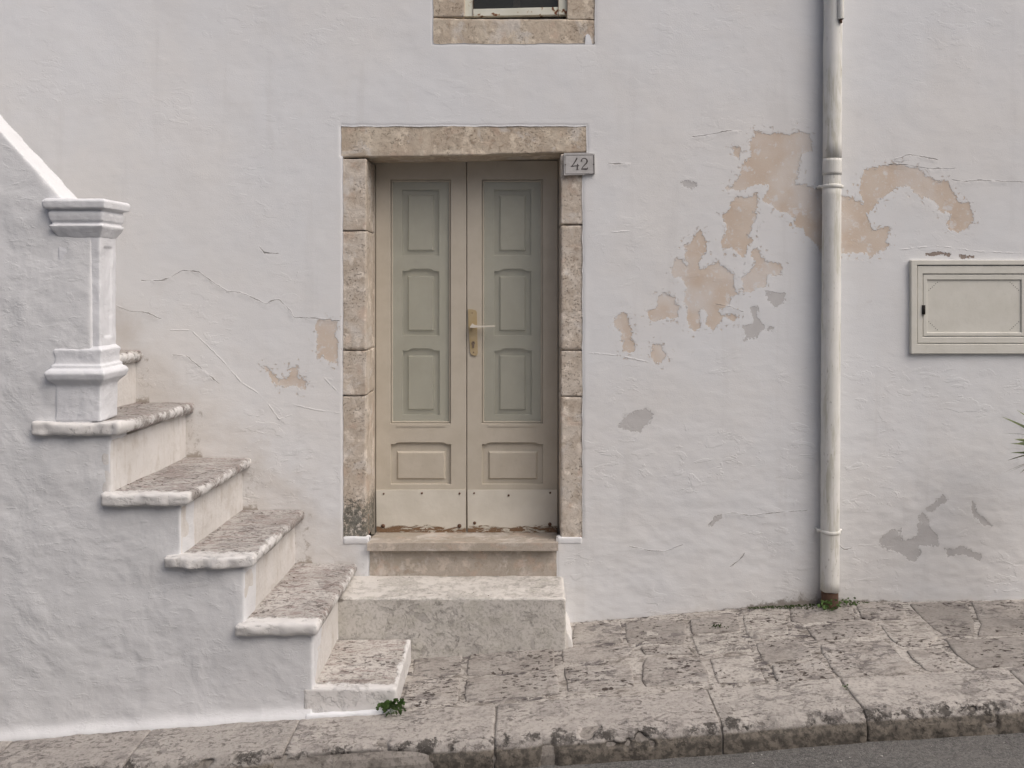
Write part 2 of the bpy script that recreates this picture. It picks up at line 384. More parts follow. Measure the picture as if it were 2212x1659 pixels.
def kick_material():
    m = Mat('kick_plate_paint', .55, .3); z = m.xyz()[2]
    c = m.mix(m.mr(m.noise(7, 4), .3, .7), (.62, .59, .52), (.69, .66, .59))
    k = m.ma('ADD', m.mr(z, .725, .64), m.ma('MULTIPLY', m.ma('SUBTRACT', m.noise(20, 7, .78, m.scaled((.5, 1, 2.2)), .9), .5), 2.6))
    pk = m.mr(k, .88, .91); c = m.mix(pk, c, (.22, .14, .085))
    k2 = m.mr(k, .6, .9, 0, .35); c = m.mix(m.ma('MULTIPLY', k2, m.ma('SUBTRACT', 1.0, pk)), c, (.50, .44, .34))
    m.height(pk, -.0015); m.height(m.noise(40, 4), .0012); m.color(c); return m.done()
M['kick'] = kick_material()
def rustframe_material():
    m = Mat('window_frame_paint', .55, .3)
    c = m.mix(m.mr(m.noise(9, 3), .3, .7), (.62, .62, .53), (.70, .70, .62))
    n = m.noise(21, 4, .6); c = m.mix(m.mr(n, .56, .62, 0, .8), c, (.36, .24, .09)); c = m.mix(m.mr(n, .60, .63), c, (.14, .045, .02))
    m.height(n, .001); m.color(c); return m.done()
M['metal_frame'] = rustframe_material()
def glass_material(name, tint, haze):
    m = bpy.data.materials.new(name); m.use_nodes = True; t = m.node_tree; t.nodes.clear()
    o = t.nodes.new('ShaderNodeOutputMaterial'); tr = t.nodes.new('ShaderNodeBsdfTransparent'); tr.inputs[0].default_value = (*tint, 1)
    g = t.nodes.new('ShaderNodeBsdfGlossy'); g.inputs['Roughness'].default_value = .04; g.inputs['Color'].default_value = (.9, .95, .92, 1)
    d = t.nodes.new('ShaderNodeBsdfDiffuse'); d.inputs[0].default_value = (.60, .60, .53, 1)
    lw = t.nodes.new('ShaderNodeLayerWeight'); pw = t.nodes.new('ShaderNodeMath'); pw.operation = 'POWER'; pw.inputs[1].default_value = 5
    f = t.nodes.new('ShaderNodeMath'); f.operation = 'MULTIPLY_ADD'; f.inputs[1].default_value = .96; f.inputs[2].default_value = .04
    t.links.new(lw.outputs['Facing'], pw.inputs[0]); t.links.new(pw.outputs[0], f.inputs[0])
    a = t.nodes.new('ShaderNodeMixShader'); b = t.nodes.new('ShaderNodeMixShader'); a.inputs[0].default_value = haze
    L = t.links.new; L(tr.outputs[0], a.inputs[1]); L(d.outputs[0], a.inputs[2]); L(a.outputs[0], b.inputs[1]); L(g.outputs[0], b.inputs[2]); L(f.outputs[0], b.inputs[0]); L(b.outputs[0], o.inputs[0])
    return m
M['glass'] = glass_material('dusty_glass', (1.0, 1.0, 1.0), .12)
M['marble'] = paint_mat('plaque_marble', (.43, .42, .415), (.50, .49, .485), .6, 30, .001)

# ------------------------------------------------------------------ the lie of the ground
WG = ([-6, .246, 1.282, 1.90, 2.764, 7], [-2.29, -1.904, -1.813, -1.787, -1.775, -1.50])
JG = ([-6, -2.44, -.587, .8315, 1.418, 2.275, 7], [-2.345, -2.10, -1.972, -1.876, -1.823, -1.774, -1.46])
def ground(x, y):
    t = min(max(-y / .83, 0), 1)
    return CZ + (1 - t) * float(np.interp(x, *WG)) + t * float(np.interp(x, *JG))
def kerbtop(x): return CZ + float(np.interp(x, *JG))
ROADDROP = .118
def on_ground(px, py):
    a, b = -.95, .10       # near, far
    for _ in range(36):
        y = (a + b) / 2
        if mz(py, y) > ground(mx(px, y), y): a = y
        else: b = y
    return mx(px, y), y

# ------------------------------------------------------------------ setting: road, pavement, kerb
def sheet(name, xs, ys, zf, m, kind='structure', parent=None, amp=0.0, sc_=4):
    X, Y = np.meshgrid(xs, ys); P = np.stack([X.ravel(), Y.ravel(), np.array([zf(a, b) for a, b in zip(X.ravel(), Y.ravel())])], 1)
    if amp: P[:, 2] += fbm(P, sc_, 3) * amp
    nx, ny = len(xs), len(ys); i = np.arange(nx*ny).reshape(ny, nx)
    F = np.stack([i[:-1, :-1], i[:-1, 1:], i[1:, 1:], i[1:, :-1]], -1).reshape(-1, 4)
    me = bpy.data.meshes.new(name); me.from_pydata(P.tolist(), [], F.tolist()); me.materials.append(m); me.shade_smooth()
    o = bpy.data.objects.new(name, me); link(o, parent)
    if kind: o['kind'] = kind
    return o
sheet('road', np.linspace(-40, 40, 401), np.concatenate([np.linspace(-40, -7, 12), np.linspace(-6.8, -1.10, 50)]),
      lambda x, y: kerbtop(x) - ROADDROP - .02 * max(0, min(1, (-1.2 - y) / 1.5)), M['asphalt'], amp=.003)
pave = thing('pavement', (1.0, -.4, .2), kind='structure')
o = sheet('joint_mortar', np.linspace(-3.4, 4.4, 391), np.linspace(-.85, .05, 46), lambda x, y: ground(x, y) - .002, M['mortar'], None, pave, .003, 9)

def z3(pts): return [on_ground(1150.3 + .48 * x, 1061.8 + .48 * y) for x, y in pts]
def z4(pts): return [on_ground(530.9 + .36 * x, 1194.5 + .36 * y) for x, y in pts]
stones = [z3(p) for p in (
 [(185,600),(400,588),(412,678),(172,690)], [(410,588),(600,572),(690,585),(700,625),(690,690),(440,690),(422,680)],
 [(700,578),(930,553),(938,610),(938,630),(712,640)], [(942,553),(1120,530),(1150,590),(1160,648),(985,664),(952,630)],
 [(1150,520),(1430,500),(1465,573),(1210,596),(1162,585)], [(1442,498),(1665,496),(1688,573),(1560,586),(1480,573)],
 [(1215,605),(1470,582),(1548,594),(1540,650),(1270,672)], [(1560,597),(1750,593),(1832,655),(1780,698),(1662,703),(1592,650)],
 [(1690,503),(1955,498),(1996,600),(1985,652),(1848,648),(1765,588)], [(1972,496),(2330,490),(2400,640),(2120,650),(2000,652),(2012,600)],
 [(1848,662),(2010,664),(2250,652),(2350,790),(2130,793),(1995,798),(1905,740)], [(1675,715),(1840,705),(1888,747),(1980,800),(1765,813)],
 [(1290,688),(1560,667),(1588,668),(1645,720),(1735,806),(1420,838),(1372,835),(1315,760)], [(998,678),(1180,662),(1242,702),(1265,745),(1060,772),(1032,762)],
 [(708,647),(930,642),(982,680),(995,722),(770,733),(742,738)], [(482,702),(690,700),(730,735),(500,735)],
 [(125,700),(470,697),(430,742),(250,765),(132,768)], [(505,744),(750,747),(772,762),(805,858),(505,882),(485,850)],
 [(790,750),(982,738),(1006,762),(1056,853),(828,865)], [(1070,782),(1303,765),(1325,797),(1368,840),(1098,855)],
 [(135,790),(448,777),(470,878),(172,906),(152,902)])]
stones += [z4(p) for p in (
 [(1012,602),(1305,592),(1298,718),(1268,733),(992,743)], [(1348,588),(1846,563),(1858,640),(1856,698),(1322,743),(1314,718)],
 [(972,768),(1288,748),(1278,896),(942,932),(952,830)], [(1314,758),(1866,708),(1895,845),(1304,896)])]
# the footway carries on outside the frame with the same irregular courses
xx = 3.05
while xx < 4.3:
    for r0, r1 in ((-.03, -.26), (-.27, -.52), (-.53, -.80)):
        w = .36 + .1 * random.random(); x0 = xx + random.uniform(-.05, .05)
        stones.append([(x0, r0), (x0 + w, r0 - .01), (x0 + w + .01, r1), (x0 + .01, r1)])
    xx += .44
for k, poly in enumerate(stones):
    cx_ = sum(p[0] for p in poly) / len(poly); cy_ = sum(p[1] for p in poly) / len(poly)
    bm = bmesh.new(); rng = random.Random(k); dz = rng.uniform(.002, .008)
    # joints of 5 mm, outline broken up
    pts = []
    for i, (x, y) in enumerate(poly):
        x2, y2 = poly[(i+1) % len(poly)]
        for t in (0, .34, .67):
            a, b = x + (x2-x)*t, y + (y2-y)*t
            d = math.hypot(cx_-a, cy_-b) or 1
            s_ = .002 + rng.uniform(-.003, .005) + (.005 if t == 0 else 0)
            pts.append((a + (cx_-a)/d*s_, b + (cy_-b)/d*s_))
    top = [bm.verts.new((x, y, ground(x, y) + dz)) for x, y in pts]; bot = [bm.verts.new((x, y, ground(x, y) - .045)) for x, y in pts]
    n = len(pts); bm.faces.new(top); bm.faces.new(bot)
    for i in range(n): bm.faces.new([top[i], bot[i], bot[(i+1) % n], top[(i+1) % n]])
    soft('paving_stone', bm, M['paving'], pave, .0085, 1, ((7.0, .0035), (30.0, .0016)), seed=k * 3.1)

kerb = thing('kerb', (0, -1.0, kerbtop(0)), kind='structure')
mk_ = None
kj = [-5.2, -4.1, -3.05, -2.36, -1.735, -1.054, -.152, .815, 1.424, 2.19, 3.1, 4.1, 5.2]
for k in range(len(kj) - 1):
    x0, x1 = kj[k] + .0008, kj[k+1] - .0008
    yk = -1.145; q = .045
    prof = [(-.832, 0), (-.832, -.25), (yk - .012, -.25), (yk - .008, -q * 1.5), (yk + .004, -q * .8), (yk + q * .5, -q * .22), (yk + q * 1.4, 0)]
    bm = bmesh.new(); nseg = max(1, int((x1 - x0) / .15)); rings = []
    for j in range(nseg + 1):
        x = x0 + (x1 - x0) * j / nseg; rings.append([bm.verts.new((x, y, kerbtop(x) + z + .003)) for y, z in prof])
    for a, b in zip(rings, rings[1:]):
        for i in range(len(prof)): bm.faces.new([a[i], a[(i+1) % len(prof)], b[(i+1) % len(prof)], b[i]])
    bm.faces.new(rings[0]); bm.faces.new(rings[-1])
    def kpost(co, c0, k=k):
        kt = np.interp(c0[:, 0], *JG) + CZ; h = kt - c0[:, 2]; front = sstep(-1.03, -1.13, c0[:, 1])
        n = fbm(c0 * [1, 1, 1], 9, 3, 5)
        co = co.copy(); chip = front * sstep(.55, .95, n) * sstep(.14, .0, h)
        co[:, 1] += chip * .03; co[:, 2] -= chip * .012
        # worn scoop in the kerb left of the steps, and a chip hole right of it
        for cx_, w, dy in ((-.74, .30, .035), (.075, .035, .018)):
            e = np.exp(-((c0[:, 0] - cx_) / w) ** 4) * sstep(.0, .05, h) * front
            co[:, 1] += e * dy
        return co
    soft('kerb_stone', bm, M['kerb'], kerb, .008, 2, ((5.0, .005), (22.0, .0022)), seed=k * 1.7, post=kpost,
         attrs={'edge': lambda c: sstep(-1.03, -1.12, c[:, 1]) * sstep(.085, .02, np.interp(c[:, 0], *JG) + CZ - c[:, 2]),
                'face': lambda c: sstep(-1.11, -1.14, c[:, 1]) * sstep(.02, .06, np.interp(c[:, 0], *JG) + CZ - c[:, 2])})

bm = bmesh.new(); rings = []
for j in range(120):
    x = -5.2 + 10.4 * j / 119
    rings.append([bm.verts.new((x, y, kerbtop(x) + z)) for y, z in [(-.80, -.0025), (-.80, -.25), (-1.147, -.25), (-1.147, -.075), (-1.137, -.045), (-1.118, -.018), (-1.08, -.0035)]])
for a, b in zip(rings, rings[1:]):
    for i in range(7): bm.faces.new([a[i], a[(i+1) % 7], b[(i+1) % 7], b[i]])
bm.faces.new(rings[0]); bm.faces.new(rings[-1]); bmesh.ops.translate(bm, verts=bm.verts, vec=(0, .004, -.002))
obj_from_bm('joint_mortar', bm, M['kerbmortar'], kerb)

# ------------------------------------------------------------------ house
house = thing('house', (0, .1, ground(0, 0)), 'whitewashed house front with patches of peeling plaster, taupe double door and small window above', 'house')

def poly_sd(P, poly):
    """signed distance, positive inside"""
    x, z = P[:, 0], P[:, 1]; d = np.full(len(P), 1e9); ins = np.zeros(len(P), bool); n = len(poly)
    for i in range(n):
        ax, az = poly[i]; bx, bz = poly[(i+1) % n]
        ex, ez = bx-ax, bz-az; L = ex*ex + ez*ez + 1e-12
        t = np.clip(((x-ax)*ex + (z-az)*ez) / L, 0, 1); d = np.minimum(d, np.hypot(x-ax-t*ex, z-az-t*ez))
        if az != bz:
            c = ((az > z) != (bz > z)) & (x < (bx-ax) * (z-az) / (bz-az) + ax); ins ^= c
    return np.where(ins, d, -d)
def lines_sd(P, lines):
    best = np.full(len(P), 1e9); sg = np.full(len(P), .04)
    for ln in lines:
        for (ax, az), (bx, bz) in zip(ln, ln[1:]):
            ex, ez = bx-ax, bz-az; L = ex*ex + ez*ez + 1e-12
            t = np.clip(((P[:, 0]-ax)*ex + (P[:, 1]-az)*ez) / L, 0, 1)
            d = np.hypot(P[:, 0]-ax-t*ex, P[:, 1]-az-t*ez); s_ = ((P[:, 0]-ax)*ez - (P[:, 1]-az)*ex) / math.sqrt(L)
            k = d < best - 1e-9; best = np.where(k, d, best); sg = np.where(k, s_, sg)
    return np.clip(sg, -.04, .04), np.clip(1 - best / .03, 0, 1) * 1.0
A2 = lambda pts: [(mx(1283 + .42*x), mz(221.2 + .42*y)) for x, y in pts]
A3 = lambda pts: [(mx(1150.3 + .48*x), mz(1061.8 + .48*y)) for x, y in pts]
A1 = lambda pts: [(mx(.4532*x), mz(221.2 + .4532*y)) for x, y in pts]
PEEL = [A2(p) for p in (
 [(835,150),(905,160),(1010,165),(1050,145),(1110,165),(1125,200),(1120,250),(1062,262),(1055,310),(1055,350),(1040,420),(1100,430),(1168,440),(1225,470),(1290,485),(1340,490),(1385,520),(1370,440),(1370,400),(1400,350),(1480,325),(1530,320),(1600,320),(1690,345),(1700,370),(1770,410),(1820,410),(1850,470),(1880,510),(1930,520),(1950,600),(1930,650),(1880,665),(1830,650),(1820,610),(1840,570),(1780,560),(1740,510),(1650,460),(1600,425),(1540,460),(1480,500),(1440,540),(1410,560),(1410,590),(1420,640),(1450,660),(1515,640),(1515,690),(1500,690),(1518,735),(1500,760),(1450,780),(1430,797),(1400,772),(1340,770),(1225,770),(1168,770),(1140,720),(1100,690),(1080,640),(1010,630),(1035,590),(960,560),(900,525),(870,500),(900,440),(880,425),(835,420),(780,445),(690,450),(685,435),(720,425),(735,380),(770,330),(800,270),(800,200)],
 [(730,480),(790,490),(840,465),(848,520),(820,560),(840,600),(810,640),(790,690),(810,715),(770,790),(730,760),(690,750),(650,755),(660,700),(690,640),(645,590),(700,550),(720,510)],
 [(545,660),(555,690),(575,720),(570,770),(540,800),(545,850),(575,850),(610,835),(640,825),(690,860),(725,885),(715,930),(735,985),(700,1000),(690,1040),(640,1075),(655,1090),(720,1090),(735,1110),(720,1130),(670,1110),(610,1165),(570,1145),(575,1090),(555,1060),(540,1075),(550,1160),(515,1180),(485,1155),(480,1060),(460,1030),(475,950),(460,920),(400,880),(390,855),(430,800),(480,835),(465,745),(500,700)],
 [(820,750),(860,770),(870,820),(940,825),(970,850),(960,890),(885,885),(885,940),(830,965),(750,970),(765,905),(790,880),(820,820),(805,780)],
 [(355,980),(410,1000),(410,1035),(440,1050),(425,1105),(330,1115),(285,1125),(280,1075),(315,1050),(325,1020)],
 [(115,1085),(172,1095),(178,1140),(202,1160),(190,1210),(212,1250),(205,1290),(145,1282),(143,1220),(152,1190),(118,1160),(98,1120)],
 [(305,1240),(355,1240),(365,1280),(380,1300),(350,1340),(305,1335),(300,1290)],
 [(715,225),(752,235),(745,290),(720,275)])]
PEEL += [A1([(1515,1040),(1600,1042),(1612,1250),(1570,1230),(1540,1205),(1510,1215),(1505,1070)]),
         A1([(1255,1258),(1290,1270),(1305,1298),(1330,1322),(1370,1315),(1392,1300),(1378,1265),(1420,1258),(1415,1300),(1465,1330),(1445,1370),(1400,1355),(1330,1355),(1295,1330)])]
GREY = [A2([(880,980),(990,980),(988,1018),(930,1045),(885,1022)]), A2([(805,1040),(835,1050),(855,1130),(925,1160),(915,1185),(860,1180),(830,1215),(780,1220),(770,1150),(825,1130),(800,1070)]),
        A2([(450,400),(530,415),(525,440),(455,435)]),
        A3([(1755,95),(1790,130),(1795,160),(1838,210),(1825,238),(1780,248),(1748,238),(1740,300),(1715,320),(1690,298),(1650,278),(1560,242),(1565,208),(1620,170),(1655,165),(1660,215),(1718,212),(1742,150),(1735,118)]),
        A3([(1855,258),(1940,250),(2025,280),(2018,320),(1985,298),(1930,278),(1870,298)]), A3([(1845,5),(1875,40),(1795,88),(1765,80),(1825,42)]),
        A3([(1980,35),(2000,90),(2065,155),(2035,155),(1975,100)]), [(mx(a), mz(b)) for a, b in ((1343,900),(1395,880),(1416,893),(1382,936),(1338,926))],
        A3([(790,150),(825,108),(860,95),(855,108),(835,130),(800,165)])]
BROWN = [A2([(1710,775),(1780,766),(1842,773),(1835,794),(1780,785),(1720,792)]), A2([(1880,784),(1955,788),(1962,804),(1890,804)])]
CRACK = [A1(p) for p in ([(690,850),(770,850),(820,830),(870,800),(950,810),(1010,855),(1080,900),(1140,905),(1200,930),(1270,962),(1290,945),(1330,940),(1385,995),(1400,1025),(1520,1030),(1600,1040)], [(555,970),(620,995),(690,1000),(750,1025)], [(840,1205),(890,1210),(960,1270),(1030,1330)], [(1245,700),(1260,718),(1310,720)])]
CRACK += [A2(p) for p in ([(520,175),(600,165),(690,145),(740,150)], [(1560,290),(1620,268),(1690,280),(1750,292)], [(1530,318),(1600,320),(1720,340),(1840,340)], [(1860,400),(1900,408),(1970,400),(2080,405),(2200,410)], [(640,1040),(700,1050),(750,1070)], [(90,315),(150,318),(210,312)])]
CRACK += [A3(p) for p in ([(800,140),(830,110),(900,95),(980,110),(1040,100),(1220,85)], [(450,250),(520,265),(600,270),(660,245)], [(1380,240),(1400,262),(1420,258)], [(900,330),(930,310),(945,290)])]
RIDGE = [A1(p) for p in ([(820,1085),(910,1085),(990,1160),(1060,1230),(1150,1335),(1230,1385),(1280,1440),(1330,1510),(1375,1495)], [(1420,1445),(1500,1465),(1600,1478)], [(1560,1330),(1600,1370)])]
RIDGE += [A2(p) for p in ([(115,665),(160,662)], [(0,1290),(120,1300),(260,1330)], [(1600,755),(1760,735),(1960,765),(2200,775)])]
LINTEL = (mx(737), mx(1267), mz(336), mz(273)); JAMB = (mx(741), mx(1258), mz(1162), mz(336)); SILLH = (mx(798), mx(1202), mz(1246), mz(1162))
WINH = (mx(936), mx(1285), mz(94), mz(94) + 1.45)
HOLES = [LINTEL, JAMB, SILLH, WINH]
def facade():
    def line(a, b, da, db, step, keys):
        v = list(np.arange(da, db, step)) + keys
        v += list(np.arange(a, da, .12)) + list(np.arange(db, b, .12)) + [a, b]
        v = sorted(set(round(t, 5) for t in v)); out = [v[0]]
        for t in v[1:]:
            if t - out[-1] < .003:
                if t in kk: out[-1] = t
                continue
            out.append(t)
        return np.array(out)
    kx = [round(h[i], 5) for h in HOLES for i in (0, 1)]; kz = [round(h[i], 5) for h in HOLES for i in (2, 3)]
    kk = set(kx); xs = line(-6.5, 6.5, -3.05, 2.95, .0085, kx); kk = set(kz); zs = line(-.6, 6.4, -.05, 3.75, .0085, kz)
    nx, nz = len(xs), len(zs); X, Z = np.meshgrid(xs, zs); P = np.stack([X.ravel(), Z.ravel()], 1)
    cxm, czm = (xs[:-1] + xs[1:]) / 2, (zs[:-1] + zs[1:]) / 2; CXm, CZm = np.meshgrid(cxm, czm); hole = np.zeros(CXm.shape, bool)
    dh = np.full(len(P), 1e9)
    for a, b, c, d in HOLES:
        hole |= (CXm > a) & (CXm < b) & (CZm > c) & (CZm < d)
        dx = np.maximum(np.maximum(a - P[:, 0], P[:, 0] - b), 0); dz = np.maximum(np.maximum(c - P[:, 1], P[:, 1] - d), 0)
        dh = np.minimum(dh, np.hypot(dx, dz))
    P3 = np.stack([P[:, 0], np.zeros(len(P)), P[:, 1]], 1)
    y = fbm(P3, 1.1, 2, 3) * .006 + fbm(P3, 5, 3, 4) * .0016
    lowk = sstep(CZ - .2, CZ - 1.6, P[:, 1]) * .8 + .2
    y += fbm(P3 * [1, 1, 1.7], 11, 3, 8) * .0016 * lowk
    near = np.exp(-dh / .06); y = y * (1 - .7 * near)
    y -= .0012 * np.exp(-((dh - .014) / .016) ** 2) * (.5 + .5 * fbm(P3, 9, 2, 77)) * (P[:, 1] < 3.2); y += np.where(P[:, 1] < 3.2, .005, .003) * np.exp(-dh / .006)
    peel = np.full(len(P), -.05); grey = peel.copy(); brown = peel.copy()
    for arr, polys in ((peel, PEEL), (grey, GREY), (brown, BROWN)):
        for pl in polys:
            q = np.array(pl); s_ = (P[:, 0] > q[:, 0].min()-.06) & (P[:, 0] < q[:, 0].max()+.06) & (P[:, 1] > q[:, 1].min()-.06) & (P[:, 1] < q[:, 1].max()+.06)
            i = np.nonzero(s_)[0]; arr[i] = np.maximum(arr[i], np.clip(poly_sd(P[i], pl), -.05, .05))
    y += .0012 * sstep(-.004, .004, peel) + .001 * sstep(-.004, .004, grey)
    def ln(lines):
        d = np.full(len(P), .04); mk = np.zeros(len(P)); s_ = np.zeros(len(P), bool)
        for l in lines:
            q = np.array(l); s_ |= (P[:, 0] > q[:, 0].min()-.05) & (P[:, 0] < q[:, 0].max()+.05) & (P[:, 1] > q[:, 1].min()-.05) & (P[:, 1] < q[:, 1].max()+.05)
        i = np.nonzero(s_)[0]; a, b = lines_sd(P[i], lines); d[i] = a; mk[i] = b; return d, mk
    cd, cm = ln(CRACK); rd, rm = ln(RIDGE)
    base = CZ + np.interp(P[:, 0], *WG); h = P[:, 1] - base
    pipex = mx(1792)
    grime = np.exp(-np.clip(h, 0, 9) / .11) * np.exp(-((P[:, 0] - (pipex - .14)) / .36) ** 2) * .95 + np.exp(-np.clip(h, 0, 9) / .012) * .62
    # the wall just above each step is splashed and rubbed
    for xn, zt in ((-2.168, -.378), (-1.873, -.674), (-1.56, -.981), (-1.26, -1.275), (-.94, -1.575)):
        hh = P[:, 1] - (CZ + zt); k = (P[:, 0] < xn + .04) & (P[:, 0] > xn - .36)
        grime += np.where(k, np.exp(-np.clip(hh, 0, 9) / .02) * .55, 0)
    stair_h = P[:, 1] - (CZ - 1.575 - (P[:, 0] + .94) * .98)
    stain_shade = np.exp(-np.clip(stair_h, 0, 9) / .30) * sstep(-.86, -1.0, P[:, 0]) * .75 + np.exp(-np.clip(h, 0, 9) / .10) * .55
    stain_shade += np.exp(-((P[:, 0] - (pipex - .1)) / .10) ** 2) * .35  # faint band left of the pipe: its shade painted into the wall colour
    # in-plane wobble so plaster edges round the stones are hand-drawn
    wx = fbm(P3, 16, 2, 21) * .003; wz = fbm(P3, 16, 2, 33) * .003; e = np.exp(-dh / .05)
    verts = np.stack([P[:, 0] + wx * e, y, P[:, 1] + wz * e], 1)
    idx = np.arange(nx*nz).reshape(nz, nx); keep = ~hole
    F = np.stack([idx[:-1, :-1], idx[:-1, 1:], idx[1:, 1:], idx[1:, :-1]], -1)[keep]
    # returns into the openings
    ed = []
    kp = np.pad(keep, 1, constant_values=True)
    for r, c in zip(*np.nonzero(hole)):
        a, b, c2, d = idx[r, c], idx[r, c+1], idx[r+1, c+1], idx[r+1, c]
        if kp[r, c+1]: ed.append((a, b))
        if kp[r+2, c+1]: ed.append((c2, d))
        if kp[r+1, c]: ed.append((d, a))
        if kp[r+1, c+2]: ed.append((b, c2))
    ids = sorted(set(v for e_ in ed for v in e_)); mp = {v: i + len(verts) for i, v in enumerate(ids)}
    ex = verts[ids].copy(); ex[:, 1] = .04
    F = F.tolist() + [[a, mp[a], mp[b], b] for a, b in ed]
    V = np.concatenate([verts, ex])
    me = bpy.data.meshes.new('wall'); me.from_pydata(V.tolist(), [], F)
    for n_, arr in (('peel', peel), ('grey', grey), ('brown', brown), ('crack', cd), ('crackmask', cm), ('ridge', rd), ('ridgemask', rm), ('grime', grime), ('stain_shade', stain_shade)):
        set_attr(me, n_, np.concatenate([arr, arr[ids]]))
    me.materials.append(M['wall']); me.shade_smooth()
    return link(bpy.data.objects.new('wall', me), house)
facade()
bm = bmesh.new(); box(bm, -6.5, 6.5, .62, .75, -.6, 6.4); box(bm, -6.5, 6.5, .05, .62, 6.25, 6.4); obj_from_bm('light_block', bm, M['dark'], house)  # unseen dark slabs added behind and on top to keep light out of gaps

def stone(name, x0, x1, y0, y1, z0, z1, m, vox=.008, label=None, seed=0, pts=None, sm=3):
    bm = bmesh.new()
    if pts: prism_xz(bm, pts, y0, y1)
    else: box(bm, x0, x1, y0, y1, z0, z1)
    return soft(name, bm, m, house, vox, sm, ((6, .0025), (35, .0012)), label=label, seed=seed)
yf = .007
stone('lintel_stone', 0, 0, yf, .275, 0, 0, M['lintel'], pts=[(mx(728), mz(340)), (mx(1000), mz(335.5)), (mx(1275), mz(327)), (mx(1275), mz(266)), (mx(728), mz(266))], label='long stone lintel over the taupe double door', seed=1)
for (xa, xb, zs_) in ((731, 790.5, (341.5, 498, 757, 855, 1168)), (1211, 1267, (331, 485, 757, 857, 1166))):
    for k in range(4):
        stone('jamb_stone', mx(xa), mx(xb), yf + (k % 2) * .0015, .275, mz(zs_[k+1]) + .0018, mz(zs_[k]) - .0018, M['surround'], seed=xa + k, sm=2)
for (xa, xb, jt) in ((928, 1003, 36.5), (1224.5, 1293, 42)):
    stone('window_jamb', mx(xa), mx(xb), .008, .25, mz(jt) + .001, mz(94) + 1.47, M['lintel'], seed=xa)
stone('window_sill', 0, 0, .006, .25, 0, 0, M['lintel'], pts=[(mx(928), mz(102)), (mx(1293), mz(102)), (mx(1293), mz(43)), (mx(1224), mz(40)), (mx(1003), mz(40)), (mx(928), mz(37))], seed=5)
# threshold slab and its riser block
bm = bmesh.new(); prism_yz(bm, [(-.036, CZ-1.4485), (.30, CZ-1.474), (.30, CZ-1.52), (-.036, CZ-1.491)], mx(796), mx(1205)); bevel(bm, .006, 3)
M['threshold'] = lime_mat('threshold_stone', (.40, .355, .30), (.46, .41, .36), (.33, .28, .23), .3)
obj_from_bm('threshold', bm, M['threshold'], house, label='thin projecting stone threshold under the double door')
bm = bmesh.new(); box(bm, mx(780), mx(1215), .006, .3, mz(1255), CZ-1.4925); obj_from_bm('threshold_riser', bm, M['threshold'], house)
# rounded plaster lumps where the jambs end on the wall
for xa, xb in ((741, 797), (1203, 1258)):
    bm = bmesh.new(); box(bm, mx(xa) - .0, mx(xb), -.004, .05, mz(1176), mz(1160)); soft('plaster_ledge', bm, M['whitewash'], house, .006, 7, ((12, .003),))

# ---- door
def pr(pts, y): return [(mx(a, y), mz(b, y)) for a, b in pts]
def leaf_rect(a, b, c, d, y): return pr([(a, d), (b, d), (b, c), (a, c)], y)
def arched(a, b, top, bot, ear, rise, y):
    return pr([(a, bot), (b, bot), (b, top), (b - ear, top), (b - ear - 3, top - rise * .6), (b - ear - 10, top - rise), (a + ear + 10, top - rise), (a + ear + 3, top - rise * .6), (a + ear, top), (a, top)], y)
YD = .24
bm = bmesh.new(); plate(bm, pr([(800, 1156), (1212, 1156), (1212, 338), (800, 338)], YD), [pr([(811.5, 1160.1), (1206, 1160.1), (1206, 346.5), (811.5, 346.5)], YD)][:0] or [], YD + .080, YD + .12)
obj_from_bm('door_back', bm, M['dark'], house)
for a, b, c, d in ((801, 810.5, 338, 1155), (1206.2, 1213, 338, 1155), (810.5, 1206.2, 338, 345.6)):
    bm = bmesh.new(); x = pr([(a, d), (b, c)], YD); box(bm, x[0][0], x[1][0], YD + .006, YD + .07, x[0][1], x[1][1]); bevel(bm, .002)
    obj_from_bm('door_frame', bm, M['door'], house)
def raised(bm, x0, x1, z0, z1, y, rise=.010, slope=.020):
    a = [(x0, z0), (x1, z0), (x1, z1), (x0, z1)]; b = [(x0+slope, z0+slope), (x1-slope, z0+slope), (x1-slope, z1-slope), (x0+slope, z1-slope)]
    va = [bm.verts.new((p[0], y, p[1])) for p in a]; vb = [bm.verts.new((p[0], y - rise, p[1])) for p in b]; vc = [bm.verts.new((p[0], y + .012, p[1])) for p in a]
    bm.faces.new(vb); bm.faces.new(vc[::-1])
    for i in range(4): bm.faces.new([va[i], va[(i+1) % 4], vb[(i+1) % 4], vb[i]]); bm.faces.new([vc[i], vc[(i+1) % 4], va[(i+1) % 4], va[i]])
leaves = []
